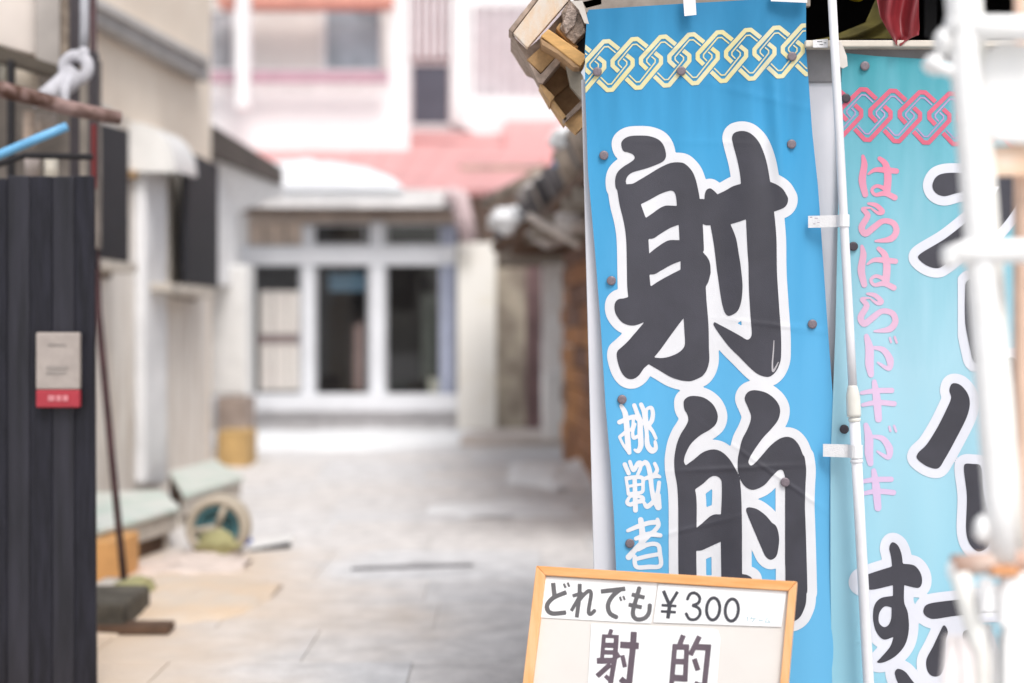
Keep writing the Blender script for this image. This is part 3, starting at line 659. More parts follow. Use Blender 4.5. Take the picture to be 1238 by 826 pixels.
for i, (x0, y0, x1, y1, Y, c, lb) in enumerate((
        (16, 70, 46, 108, 6.5, (.66, .58, .48), 'pale tin standing under the dark gutter at upper left'),
        (28, 135, 42, 176, 6.4, (.62, .48, .38), 'narrow peach tin behind the blue pole'),
        (44, 138, 68, 160, 6.5, (.52, .44, .38), 'beige carton above the middle of the blue pole'),
        (30, 190, 48, 212, 6.0, (.40, .34, .31), 'grey brown pot on the fence top, left of the cream pot'),
        (54, 192, 70, 218, 6.0, (.68, .62, .52), 'cream pot on the fence top under the blue pole'),
        (0, 72, 9, 104, 6.5, (.42, .40, .34), 'grey green tin at the far upper left edge'))):
    tube('tin', [P((x0 + x1) / 2, y1, Y), P((x0 + x1) / 2, y0, Y)], (x1 - x0) / 2 / F * Y, mat('clutter_' + str(i), c, .7, .2, 20), None, label=lb, cat='container')
for i, (x0, x1) in enumerate(((8, 14), (96, 103))): rect('upright', x0, 72, x1, 214, 6.1, .05, M_dark if i == 0 else mat('grey_rafter'), nl)
rect('red_strip', 110, 150, 115, 228, 5.9, .03, mat('deep_red', (.16, .02, .02), .7), nl)

# ------------------------------------------------------------------ stall: board wall, rail, dark opening, eave timbers
YW = 3.745
stall = empty('stall', P(950, 997, YW), 'shooting game stall front with white board wall and dark opening above', 'stall')
stall.location.z = 0; WORLD[stall.name] = Vector(stall.location)
prism('board_wall', [(703, 96), (712, 440), (718, 690), (722, 835), (726, 996), (1420, 996), (1420, 96)], YW, .02, M_panel, stall, bevel=.002)
rect('front_rail', 974, 58, 1420, 99.5, YW - .009, .008, M_rail, stall)
rect('rail_cap', 974, 48.5, 1420, 56.5, YW - .05, .09, M_strip, stall)
# room
xl, xr = .36, 2.3
box('side_wall', xl + .06, xl + .08, YW + .06, 5.6, 0, 2.75, M_brown, stall, bevel=0)
box('back_wall', xl, xr, 5.6, 5.65, 0, 2.75, M_dark, stall, bevel=0)
box('side_wall', xr, xr + .03, YW + .06, 5.6, 0, 2.75, M_brown, stall, bevel=0)
box('roof_board', xl - .02, xr, YW - .12, 5.7, 2.75, 2.79, M_brown, stall, bevel=0)
box('counter', xl + .1, xr, YW + .05, 5.6, 1.85, 1.88, M_dark, stall, bevel=0)
box('lintel', xl, xr, YW + .03, YW + .08, 2.30, 2.75, mat('taupe_lintel', (.32, .27, .23), .8, .15, 20), stall)
# things in the opening
prism('box', [(1117, -25), (1117, 46), (1133, 46), (1133, -25)], 4.3, .3, mat('charcoal', (.035, .035, .042), .5), None, label='charcoal box standing in the dark opening next to the red cloth', cat='box')
lump('yellow_ball', P(1036, -12, 3.95), (.036, .036, .032), mat('yellow_rubber', (.62, .46, .02), .4), None, rough=.03, seed=2, label='bottom of a round yellow toy hanging in the dark opening', cat='toy')
def cloth_px(name, rows, Y, m, amp=.012, freq=3, seed=0, **kw):
    """rows: list of (py, px_left, px_right); folded cloth, two skins 4 mm apart"""
    N = 22; vs = []; fs = []; rr = []
    for a, b in zip(rows[:-1], rows[1:]):
        for k in range(6): t = k / 6; rr.append(tuple(a[i] + (b[i] - a[i]) * t for i in range(3)))
    rr.append(rows[-1])
    for skin in (0, 1):
        for j, (py, x0, x1) in enumerate(rr):
            for i in range(N + 1):
                u = i / N; y = Y + amp * math.sin(u * freq * math.pi * 2 + seed + j * .12) + amp * .5 * math.sin(u * 9 + j * .3) + skin * .004
                vs.append(P(x0 + (x1 - x0) * u, py + amp * 150 * math.sin(u * freq * 6.28 + seed) * (j / len(rr)), y))
    n1 = len(rr) * (N + 1)
    for s_ in (0, 1):
        for j in range(len(rr) - 1):
            for i in range(N):
                a = s_ * n1 + j * (N + 1) + i; f = [a, a + 1, a + N + 2, a + N + 1]; fs.append(f if s_ else f[::-1])
    for j in range(len(rr) - 1):
        for i in (0, N): a = j * (N + 1) + i; fs.append([a, a + N + 1, a + N + 1 + n1, a + n1])
    for j in (0, len(rr) - 1):
        for i in range(N): a = j * (N + 1) + i; fs.append([a, a + 1, a + 1 + n1, a + n1])
    return mesh_obj(name, vs, fs, m, None, smooth=True, **kw)
M_redcl = mat('dark_red_nylon', (.20, .018, .024), .45, .35, 30, .1, 30, spec=.5, stretch=(1, 1, .2))
cloth_px('red_cloth', [(-30, 1056, 1116), (0, 1060, 1111), (20, 1064, 1111), (34, 1072, 1112), (44, 1078, 1111), (50, 1082, 1098), (54, 1085, 1090)], 3.70, M_redcl, .016, 1.6, 1.0,
         label='dark red folded cloth hanging over the rail above the teal banner', cat='cloth')
cloth_px('olive_cloth', [(-20, 1064, 1078), (0, 1058, 1079), (14, 1052, 1082), (27, 1046, 1084), (36, 1024, 1086), (44, 1006, 1088), (48, 985, 1090)], 3.80, mat('olive_canvas', (.085, .07, .012), .8, .4, 12), .01, 1.0, 0,
         label='olive sheet draped behind the rail beside the red cloth', cat='cloth')
# eave timbers upper left of the stall
eave = empty('plank_eave', P(665, 160, 3.9), 'broken corner of an eave made of tan planks beside the blue banner', 'eave')
WD = dict(pale=mat('pale_plank', (.70, .52, .36), .7, .1, 8, .3, 80, col2=(.70, .62, .54), stretch=(6, 1, 3)), rim=mat('grey_rim_wood', (.38, .29, .235), .8, .25, 40, .3, 90),  # pale is a cream to orange board
          tan=mat('tan_plank', (.52, .32, .15), .75, .25, 20, .2, 80), beam=mat('orange_beam', (.66, .38, .14), .7, .12, 20, .2, 90, stretch=(1, 1, 4)),
          side=mat('beam_side', (.42, .26, .14), .75, .15, 20), dk=mat('umber_plank', (.25, .145, .07), .8, .25, 20, .2, 80), bark=mat('grey_bark', (.33, .25, .20), .9, .4, 60, .8, 150),
          metal=mat('grey_zinc', (.34, .30, .24), .5, .15, 20))
def pl(poly, Y, d, k, bev=.002): return prism('plank', poly, Y, d, WD[k], eave, bevel=bev)
pl([(614.7, 36), (619.5, 39.5), (650.5, -1), (664, -30), (655, -30), (643.8, -1)], 3.86, .10, 'rim')
pl([(620.5, 40), (637.5, 58), (688, 0), (712, -28), (668, -28), (651, 0)], 3.84, .03, 'pale')
pl([(617, 40), (637, 60), (655, 44), (690, 4), (712, -20), (735, -6), (705, 35), (690, 60), (665, 84), (637, 72)], 3.90, .25, 'rim')
pl([(636.5, 72.5), (653.8, 88.4), (671, 70), (674, 64), (657, 54)], 3.88, .02, 'tan')
pl([(637, 73), (651, 100), (656, 101), (681, 71), (672, 69.5), (654, 90)], 3.87, .08, 'rim')
pl([(651.5, 100), (665.5, 125), (671, 117), (656, 102)], 3.89, .12, 'tan')
pl([(654, 99), (683, 68), (700, 80), (688, 102), (670.5, 117)], 3.97, .03, 'dk')
pl([(666, 121), (672, 116), (688, 101), (704, 112), (704, 124), (685, 142)], 3.99, .03, 'dk')
pl([(663, 118), (683, 148), (686.5, 143), (668, 119)], 3.90, .12, 'tan')
pl([(681, 147), (696.5, 162), (708, 150), (708, 122)], 3.92, .04, 'tan')
pl([(680, 144), (683, 148), (708, 125), (708, 116)], 3.90, .05, 'rim')
pl([(653.5, 43.6), (663, 35), (710, 68), (702, 81)], 3.80, .16, 'beam', .003)
pl([(653, 46), (655, 54.5), (674, 65.5), (694, 82), (702, 82), (676, 60)], 3.803, .12, 'side', .002)  # side face of the beam, its shade painted as darker brown
pl([(684, 78), (700, 84), (705, 92), (708, 106), (704, 122), (689.5, 104)], 3.86, .03, 'metal')
prism('bark_piece', [(678.6, 14.5), (689, 0), (702, 13), (707.7, 38.8), (700, 46), (694, 53), (686, 46), (676.7, 34), (681, 24)], 3.83, .10, WD['bark'], eave, bevel=.002)
prism('bark_piece', [(688, 3), (699, 15), (695, 30), (684, 42), (680, 30), (684, 17)], 3.822, .02, mat('pale_bark', (.42, .33, .28), .9, .3, 60, .9, 200), eave, bevel=.003)
prism('bark_piece', [(672, 34), (678, 26), (690, 50), (700, 56), (694, 60)], 3.85, .08, WD['tan'], eave, bevel=.004)
prism('dark_gap', [(694, 54), (706, 40), (716, 40), (716, 72), (704, 66)], 3.9, .02, M_dark, eave, bevel=0)  # dark plate painting the shade in the hole between planks
pl([(703, 2), (728, -4), (728, 6), (708, 11)], 3.80, .08, 'beam')
prism('eave_board', [(700, -40), (700, 16), (860, 14), (980, 8), (980, -40)], 3.80, .02, mat('taupe_lintel'), eave)

# ------------------------------------------------------------------ banners
def nsin(x, a, b): return np.sin(x * a + b)
def surf1(off):
    def f(x, y):
        x = np.asarray(x, float); y = np.asarray(y, float)
        u = x - (y - 12) * .055                     # the cloth hangs with a slight lean
        d = .0035 * nsin(u, .035, y * .004) + .0022 * nsin(u, .083, 1.2 + y * .006) + .0018 * nsin(u + y * .4, .05, .6)
        d *= 1.7
        d += .014 * np.exp(-((u - 934) / 9.) ** 2) * np.exp(-((y - 150) / 95.) ** 2) - .007 * np.exp(-((u - 915) / 8.) ** 2) * np.exp(-((y - 130) / 90.) ** 2)
        d += .004 * np.exp(-((u - 722) / 10.) ** 2) * np.exp(-((y - 90) / 80.) ** 2)
        for cy, cx_, sl, am in ((396, 960, .12, .0022), (566, 890, -.05, .0026), (583, 950, .7, .0025), (172, 850, .02, .001), (640, 830, -.25, .0016), (118, 925, .25, .0018), (60, 800, -.1, .0016)):
            d += .9 * am * np.exp(-((y - cy - sl * (x - cx_)) / 3.2) ** 2) * np.exp(-((x - cx_) / 70.) ** 2)
        Yd = 3.716 - np.clip(d, -.02, .02) - off
        return np.stack([(x - CX) / F * Yd, Yd, EYE + (HOR - y) / F * Yd], -1)
    return f
def surf2(off):
    def f(x, y):
        x = np.asarray(x, float); y = np.asarray(y, float); u = x - (y - 70) * .02
        d = .006 * nsin(u, .03, .4 + y * .003) + .003 * nsin(u, .09, y * .005) + .0014 * nsin(u - y * .5, .05, .2)
        Yd = 3.722 - d * .8 - off
        return np.stack([(x - CX) / F * Yd, Yd, EYE + (HOR - y) / F * Yd], -1)
    return f
L1 = [(710, 12), (707, 60), (707.5, 110), (711, 210), (719, 300), (726, 390), (732, 490), (738, 560), (742, 620), (745, 690), (752, 826), (756, 900)]
R1 = [(974.5, -8), (974.6, 60), (977.7, 100), (982, 160), (989, 226), (1000, 386), (1008, 493), (1012.5, 560), (1014.5, 620), (1016, 682), (1027, 819), (1031, 900)]
edge1 = [(x, y, 'c') for x, y in L1] + [(x, y, 'c') for x, y in R1[::-1]] + [(920, -1, 'c'), (870, 2, 'c'), (825, 4.5, 'c'), (770, 8, 'c')]
L2 = [(1018, 64), (1016, 140), (1014, 220), (1010, 400), (1004, 560), (1004, 700), (1006, 826), (1008, 900)]
edge2 = [(x, y, 'c') for x, y in L2] + [(1330, 900, 'c'), (1300, 90, 'c'), (1130, 72, 'c'), (1060, 68, 'c'), (1030, 65, 'c')]

ban1 = empty('blue_banner', P(880, 900, 3.71), 'bright blue banner with big black brush characters outlined in white and a yellow chain border', 'banner')
ban2 = empty('teal_banner', P(1150, 900, 3.73), 'pale teal banner with pink lettering and red chain border behind the white rack', 'banner')
def clipped(fld, edge): return sd_poly(fld.X, fld.Y, catmull(edge))
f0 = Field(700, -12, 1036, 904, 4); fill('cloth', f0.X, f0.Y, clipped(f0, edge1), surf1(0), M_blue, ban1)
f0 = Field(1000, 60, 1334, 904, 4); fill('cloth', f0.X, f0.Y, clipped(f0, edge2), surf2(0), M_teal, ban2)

s = 8.262
G = Field(705, 130, 1035, 800, 1.25)
A1 = (725, 140, s); A2 = (725, 230, s); A3 = (725, 320, s); A4 = (725, 390, s); A5 = (845, 140, s); A6 = (845, 230, s); A7 = (845, 320, s); A8 = (845, 390, s)
body = (Z(*A1, [(215, 280), (240, 235), (300, 205), (400, 198), (500, 205), (590, 240), (640, 300), (662, 380), (655, 430), (620, 465), (500, 515), (400, 545), (320, 570), (275, 610), (262, 650), (265, 685, 'c'), (330, 678), (400, 640), (500, 580), (600, 520), (700, 475), (780, 465), (850, 480), (920, 550), (960, 640), (990, 770)])
        + Z(*A2, [(1000, 90, 'c'), (1045, 95), (1045, 335), (1030, 335, 'c')]) + Z(*A6, [(50, 600), (40, 620, 'c'), (90, 680), (112, 740), (118, 826)]) + Z(*A7, [(118, 80), (95, 170), (68, 220, 'c'), (75, 350), (95, 600)])
        + Z(*A8, [(100, 250), (103, 380), (80, 470), (40, 530)]) + Z(*A4, [(991, 555), (920, 583), (860, 585), (780, 570), (700, 540), (600, 480), (530, 440), (490, 415, 'c'), (440, 460), (390, 530), (330, 565), (270, 555), (220, 500), (185, 410), (170, 330), (178, 285), (210, 255), (280, 190), (350, 110)])
        + Z(*A3, [(450, 570, 'c'), (380, 600), (310, 608), (230, 580), (170, 510), (148, 440), (155, 380), (190, 345), (240, 338), (285, 325, 'c'), (275, 200)])
        + Z(*A2, [(270, 640), (265, 500), (255, 400), (235, 290), (200, 150), (175, 0)]) + Z(*A1, [(160, 720), (155, 640), (175, 570), (230, 515), (300, 470), (340, 440), (350, 415), (330, 385), (280, 365), (235, 350)]))
h1 = Z(*A2, [(410, 140, 'c'), (500, 95), (600, 40), (680, 10), (720, 5), (745, 20), (762, 60), (772, 158, 'c'), (720, 155), (660, 155), (600, 180), (530, 230), (460, 278, 'c')])
h2 = Z(*A2, [(487, 487, 'c'), (540, 480), (600, 440), (700, 380), (790, 345, 'c'), (798, 500, 'c'), (700, 500), (640, 525), (560, 580), (495, 633, 'c')])
h3 = Z(*A3, [(497, 98, 'c'), (550, 95), (620, 55), (720, 0), (808, -35, 'c'), (808, 50, 'c'), (700, 105), (600, 160), (508, 220, 'c')])
h4 = Z(*A3, [(838, 535, 'c')]) + Z(*A4, [(845, 60), (852, 200), (840, 250), (790, 300), (700, 340), (620, 355), (540, 350, 'c'), (600, 280), (700, 140), (800, 5)])
G.poly(body, holes=(h1, h2, h3, h4))
sun_r = (Z(*A5, [(60, 780), (75, 742), (110, 725), (145, 745), (185, 785, 'c'), (260, 750), (340, 705), (420, 680, 'c'), (410, 580), (385, 450), (345, 300), (330, 220), (350, 175), (400, 155), (460, 155), (520, 180), (590, 250), (640, 350), (680, 480), (712, 660, 'c'), (780, 690), (840, 735), (880, 800)])
         + Z(*A6, [(890, 80), (885, 130), (850, 175), (750, 215, 'c'), (760, 300), (775, 500), (780, 820)]) + Z(*A7, [(800, 400), (820, 700)]) + Z(*A8, [(820, 350), (800, 430), (760, 500), (700, 542), (620, 530), (540, 480), (400, 340), (300, 240), (200, 110), (145, 22)])
         + Z(*A7, [(155, 573, 'c'), (300, 650), (400, 705), (480, 750), (512, 735), (528, 690), (515, 500), (500, 250), (495, 0)]) + Z(*A6, [(485, 600), (470, 290, 'c'), (400, 315), (315, 340, 'c'), (370, 480), (400, 650)])
         + Z(*A7, [(415, 0), (432, 150), (435, 250), (420, 380), (380, 470), (300, 512), (260, 480), (225, 360), (190, 120)]) + Z(*A6, [(180, 800), (150, 550), (115, 350, 'c'), (70, 350), (35, 335, 'c'), (-90, 320, 'c'), (-90, 75, 'c'), (0, 88), (55, 95, 'c')]))
G.poly(sun_r)
B1 = (800, 450, s); B2 = (880, 450, s); B3 = (800, 540, s); B4 = (880, 540, s); B5 = (800, 620, s); B6 = (880, 620, s); B7 = (900, 690, s)
wl = (Z(*B1, [(220, 330), (225, 280), (270, 245), (330, 238), (420, 255), (500, 310), (545, 380), (560, 450), (540, 520), (480, 575), (380, 635), (290, 720)])
      + Z(*B3, [(235, 83), (222, 150), (240, 188, 'c'), (320, 130), (400, 65), (470, 35), (540, 30), (610, 60), (680, 130), (740, 230), (775, 310), (790, 420), (798, 600)])
      + Z(*B5, [(802, 200), (802, 400), (803, 612, 'c'), (860, 625), (905, 665), (880, 830), (700, 900), (170, 900, 'c'), (166, 400)]) + Z(*B3, [(165, 600), (155, 400), (130, 250), (125, 150)]) + Z(*B1, [(130, 826), (150, 720), (190, 620), (240, 540), (265, 480), (255, 420), (230, 380)]))
k1 = Z(*B3, [(333, 428, 'c'), (420, 365), (480, 310), (530, 292), (575, 310), (598, 350), (600, 500), (592, 678, 'c'), (530, 678), (480, 700), (400, 770), (348, 812, 'c'), (350, 600), (345, 500)])
k2 = Z(*B5, [(345, 380, 'c'), (400, 375), (500, 330), (590, 288, 'c'), (597, 720, 'c'), (350, 720, 'c')])
G.poly(wl, holes=(k1, k2))
wr = (Z(*B2, [(168, 270), (185, 215), (230, 185), (290, 182), (380, 205), (460, 260), (510, 330), (522, 400), (500, 480), (440, 560), (340, 670), (240, 815)]) + Z(*B4, [(205, 150), (225, 188), (260, 175), (330, 100)])
      + Z(*B2, [(420, 740), (500, 675), (560, 650), (610, 648), (660, 670), (710, 730), (750, 826)]) + Z(*B4, [(765, 100), (782, 230), (775, 400), (770, 600)]) + Z(*B6, [(775, 83), (785, 400), (795, 800)])
      + Z(*B7, [(622, 200), (615, 320), (590, 400), (550, 470), (480, 510), (400, 500), (350, 470), (395, 420), (408, 300), (410, 0)]) + Z(*B6, [(572, 500), (572, 100)])
      + Z(*B4, [(572, 400), (570, 300), (550, 240), (530, 230), (500, 240), (440, 300), (370, 380), (300, 420), (240, 432), (180, 405), (130, 340), (100, 230), (100, 120)]) + Z(*B2, [(110, 810), (140, 680), (190, 580), (225, 490), (230, 430), (200, 350)]))
G.poly(wr)
G.poly(Z(*B4, [(183, 640), (190, 612), (230, 608), (300, 630), (380, 690), (440, 760)]) + Z(*B6, [(480, 130), (505, 200), (512, 280), (500, 380), (480, 440), (430, 470), (380, 440), (340, 360), (280, 220), (200, 30)]))
fill('character_outline', G.X, G.Y, G.d - 11.6, surf1(.0012), M_white_print, ban1)
fill('character_ink', G.X, G.Y, G.d, surf1(.0022), M_black_print, ban1)
sc = Field(930, 405, 945, 452, .5)  # glare on a crease, drawn as a thin pale streak over the ink
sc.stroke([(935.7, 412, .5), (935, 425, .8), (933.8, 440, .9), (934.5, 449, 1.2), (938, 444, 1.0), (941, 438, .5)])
fill('crease_glare', sc.X, sc.Y, sc.d, surf1(.0030), mat('glare_streak', (.42, .40, .42), .7), ban1)

# small white column of characters
q = 10.32
SM = Field(738, 482, 808, 692, .7)
def st(fld, x0, y0, sc_, lst):
    for l in lst: fld.stroke([(p[0], p[1], p[2] * 1.12) for p in Z(x0, y0, sc_, l)], pad=6)
st(SM, 730, 480, q, [[(215, 110, 20), (265, 200, 30), (285, 350, 32), (300, 560, 32), (318, 695, 24)], [(195, 315, 26), (290, 275, 26), (380, 245, 22), (440, 290, 24)], [(200, 495, 18), (300, 420, 24)], [(195, 500, 16), (245, 600, 16), (315, 690, 22)],
    [(380, 105, 24), (415, 200, 24), (450, 300, 30), (455, 450, 32), (462, 600, 30), (430, 675, 26), (385, 660, 14)], [(465, 95, 24), (500, 180, 26), (520, 300, 30), (535, 450, 22), (545, 600, 30), (600, 670, 34), (648, 640, 24), (640, 560, 18)],
    [(535, 330, 20), (535, 160, 16), (590, 135, 22), (612, 200, 24), (600, 290, 26), (565, 360, 24), (610, 430, 20), (650, 515, 18)], [(390, 340, 16), (360, 440, 18), (375, 510, 22), (440, 480, 18)], [(370, 260, 20), (360, 360, 16), (330, 420, 12)]])
st(SM, 730, 550, q, [[(262, 120, 25), (310, 230, 24)], [(325, 85, 20), (370, 190, 24), (425, 105, 24), (460, 100, 22), (455, 170, 20), (420, 250, 18)], [(470, 130, 20), (515, 92, 26), (550, 130, 26), (580, 250, 28), (595, 400, 25), (625, 550, 28), (680, 655, 34)],
    [(275, 285, 16), (295, 400, 18), (305, 490, 18)], [(285, 295, 24), (380, 280, 22), (480, 290, 22), (488, 380, 20), (480, 460, 20), (400, 480, 20), (310, 485, 18)], [(300, 395, 17), (480, 365, 15)], [(385, 280, 24), (390, 500, 26), (395, 690, 28)],
    [(400, 520, 16), (330, 520, 16), (290, 590, 22), (330, 620, 24), (400, 590, 22), (480, 570, 28), (480, 530, 22), (420, 520, 18)], [(635, 110, 20), (665, 185, 22), (640, 240, 24)], [(500, 300, 20), (640, 260, 30), (700, 275, 16)],
    [(690, 345, 22), (670, 480, 24), (620, 580, 25), (540, 645, 28), (500, 590, 16)], [(690, 500, 18), (690, 655, 28)]])
st(SM, 730, 615, q, [[(460, 140, 30), (480, 300, 34), (470, 420, 32)], [(300, 275, 20), (420, 225, 26), (560, 180, 26), (670, 170, 28)], [(670, 135, 20), (682, 210, 24), (620, 290, 24)], [(400, 375, 22), (560, 320, 30), (705, 335, 24)], [(600, 300, 24), (430, 470, 28), (310, 605, 34)],
    [(385, 600, 24), (405, 725, 24), (560, 728, 26), (705, 712, 24), (700, 560, 24), (680, 460, 24), (600, 440, 24), (440, 480, 28)], [(400, 630, 22), (540, 595, 24), (680, 570, 22)], [(430, 510, 22), (500, 470, 26)]])
fill('small_lettering', SM.X, SM.Y, SM.d, surf1(.0012), M_white_print, ban1)

# interlaced chain border
def chain(fld_rect, c0, step, n0, n1, sc_, edge, surf, m_band, m_line, parent):
    fb = Field(*fld_rect, .55); fl = Field(*fld_rect, .55)
    loop = [(-52, -265), (8, -265), (270, -35), (270, 25), (45, 277), (-10, 277), (-267, 10), (-267, -45)]
    inner = [(-45, -205), (0, -205), (205, -20), (205, 12), (35, 213), (-5, 213), (-203, 0), (-203, -30)]
    def lerp(a, b, t): return (a[0] + (b[0] - a[0]) * t, a[1] + (b[1] - a[1]) * t)
    for k in range(n0, n1):
        cx_, cy_ = c0[0] + step[0] * k, c0[1] + step[1] * k
        T = lambda p: (cx_ + p[0] * sc_, cy_ + p[1] * sc_ + step[1] / step[0] * p[0] * sc_)
        for lp, wd, f_, g0, g1 in ((loop, 47, fb, .42, .74), (inner, 15, fl, .40, .80)):
            # under at the upper right and lower left sides
            tr = lambda a, b: (T(lerp(lp[1], lp[2], a)), T(lerp(lp[1], lp[2], b)))
            bl = lambda a, b: (T(lerp(lp[5], lp[6], a)), T(lerp(lp[5], lp[6], b)))
            if lp is inner: g0, g1, e0, e1 = .40, .80, .40, .80
            else: e0, e1 = g0, g1
            f_.bar([bl(e1, 1)[0], T(lp[6]), T(lp[7]), T(lp[0]), T(lp[1]), tr(0, g0)[1]], wd * sc_, pad=4)
            f_.bar([tr(g1, 1)[0], T(lp[2]), T(lp[3]), T(lp[4]), T(lp[5]), bl(0, e0)[1]], wd * sc_, pad=4)
    ce = sd_poly(fb.X, fb.Y, catmull(edge)) + .3
    fill('chain_border', fb.X, fb.Y, np.maximum(fb.d, ce), surf(.0012), m_band, parent)
    fill('chain_border_line', fl.X, fl.Y, np.maximum(fl.d, ce), surf(.0012), m_line, parent)
chain((704, 20, 978, 116), (735.4, 78.8), (34.3, -2.75), -2, 8, 1 / 9.18, edge1, surf1, M_yellow_print, M_yellow_print, ban1)
chain((1012, 96, 1300, 190), (1046.5, 138.0), (35.6, 1.7), -2, 8, 1 / 8.95, edge2, surf2, M_pink_dark, mat('mauve_line', (.42, .28, .48), .75), ban2)

# pink lettering
PK = Field(1034, 184, 1090, 626, .7)
Q1 = (1020, 170, 6.889)
ha = [[(160, 130, 12), (172, 200, 24), (155, 330, 28), (180, 450, 22)], [(205, 280, 7), (260, 245, 16), (340, 245, 22), (440, 255, 20)], [(300, 150, 16), (350, 200, 24), (368, 300, 28), (360, 420, 28)], [(360, 410, 18), (280, 378, 13), (235, 410, 12), (265, 452, 13), (345, 440, 20), (425, 475, 22)]]
ra = [[(205, 525, 9), (270, 540, 18), (322, 590, 20), (290, 605, 14), (235, 570, 6)], [(230, 560, 5), (160, 570, 14), (200, 625, 22), (150, 720, 24), (180, 775, 24), (250, 725, 24), (330, 670, 20), (415, 690, 22), (438, 760, 24), (390, 820, 24), (265, 838, 8)]]
st(PK, *Q1, ha + ra); st(PK, 1018.8, 170 + 109, 6.889, ha + ra)
Q3 = (1020, 400, 6.889)
dom = [[(190, 45, 18), (215, 150, 32), (215, 280, 32), (228, 365, 22)], [(250, 140, 12), (330, 160, 22), (385, 240, 28), (375, 315, 18), (285, 265, 8)], [(385, 60, 9), (395, 95, 9)], [(425, 52, 9), (442, 98, 9)]]
ki = [[(255, 425, 18), (275, 560, 30), (290, 735, 26)], [(150, 518, 14), (260, 500, 20), (400, 497, 20)], [(160, 618, 14), (280, 597, 20), (420, 608, 20)]]
st(PK, *Q3, dom + ki); st(PK, 1019.3, 507.4, 6.889, dom + ki)
fill('pink_lettering', PK.X, PK.Y, PK.d, surf2(.0012), M_pink, ban2)

G2 = Field(1004, 190, 1320, 880, 1.4)
Q5 = (1020, 640, 4.444); T1 = (1078, 180, 3.756); U1 = (1078, 380, 3.756)
G2.poly(Z(*Q5, [(245, 100), (260, 70), (290, 85), (310, 130), (318, 185, 'c'), (380, 195), (415, 240), (420, 290), (400, 315), (325, 300, 'c'), (325, 390), (345, 450), (350, 540), (330, 620), (280, 680), (215, 715), (178, 715), (200, 690), (250, 630), (268, 578, 'c'), (215, 592), (175, 550), (158, 480), (165, 410), (200, 370), (265, 358, 'c'), (265, 300, 'c'), (150, 325), (100, 310), (78, 290), (90, 260), (150, 235), (260, 200, 'c'), (255, 150)]),
        holes=(Z(*Q5, [(258, 420, 'c'), (220, 415), (192, 450), (190, 500), (215, 525), (240, 515), (255, 480)]),))
G2.poly(Z(*Q5, [(428, 440), (440, 410), (480, 395), (600, 380), (760, 365), (1000, 350), (1020, 400), (1000, 440), (760, 450), (600, 465), (480, 482), (440, 465)]))
G2.poly(Z(*Q5, [(520, 545), (540, 515), (560, 550), (550, 600), (545, 720), (522, 780), (480, 790), (450, 760), (445, 700), (480, 630)]))
G2.poly(Z(*Q5, [(275, 775), (290, 750), (330, 765), (370, 815), (420, 880), (410, 960), (360, 900), (300, 840)]))
G2.poly(Z(*Q5, [(640, 560), (700, 540), (760, 600), (800, 760), (760, 860), (700, 800), (660, 680)]))
G2.poly(Z(*T1, [(185, 165), (205, 125), (250, 110), (350, 110), (450, 115), (540, 110), (600, 150), (570, 250), (480, 370), (400, 420), (300, 480), (250, 520), (210, 542), (160, 530), (120, 495), (140, 470), (240, 410), (330, 340), (440, 250), (490, 170, 'c'), (400, 180), (300, 200), (240, 215), (200, 200)]))
G2.stroke([(1176, 346, 9), (1178, 390, 11), (1186, 430, 11)]); G2.stroke([(1222, 440, 8), (1230, 500, 10), (1232, 560, 8)])
G2.poly(Z(*U1, [(262, 345), (275, 315), (310, 320), (345, 360), (355, 410), (340, 470), (290, 570), (240, 660), (210, 700), (160, 690), (115, 655), (120, 630), (160, 590), (210, 510), (250, 430), (270, 380)]))
G2.poly([(1165.5, 563), (1176, 561), (1186, 564), (1190, 600), (1200, 640), (1195, 660), (1183, 667), (1172, 657), (1168, 640), (1169, 600)])
cE = sd_poly(G2.X, G2.Y, catmull(edge2)) + .4
fill('character_outline', G2.X, G2.Y, np.maximum(G2.d - 11.5, cE), surf2(.0012), mat('white_print_2', (.66, .67, .73), .75, .03, 12), ban2)
fill('character_ink', G2.X, G2.Y, np.maximum(G2.d, cE), surf2(.0022), M_black_print, ban2)

# fastening studs
def stud(x, y, bn, dark, where, r=5.6):
    c = Vector(tuple((surf1 if bn == 1 else surf2)(.003)(x, y)))
    disc('stud', c, r / F * 3.7, .0045, M_tackd if dark else M_tack, None, label=('dark' if dark else 'grey') + ' round stud ' + where, cat='stud', group='round studs fastening the banners')
for x, y, bn, dk, wh in ((722, 87, 1, 0, 'at the left end of the yellow chain border'), (823.5, 86, 1, 0, 'on the middle of the yellow chain border'), (957.4, 68.5, 1, 0, 'at the right end of the yellow chain border'),
                         (730, 188, 1, 0, 'left of the top of the upper black character'), (956.8, 174.5, 1, 0, 'right of the top of the upper black character'), (739, 339.5, 1, 0, 'at the left edge beside the bulge of the upper character'),
                         (982, 392, 1, 0, 'at the right edge beside the foot of the upper character'), (752, 483, 1, 0, 'at the head of the small white characters'), (761.5, 657, 1, 0, 'over the lowest small white character'),
                         (949, 583, 1, 0, 'in the middle of the lower black character'), (1045.5, 80, 2, 0, 'at the top of the teal banner'), (1022.5, 119, 2, 1, 'on the left end of the red chain border'),
                         (1031.5, 298, 2, 1, 'beside the second pair of pink letters'), (1020.5, 519, 2, 1, 'between the blue banner edge and the pole joint')): stud(x, y, bn, dk, wh)

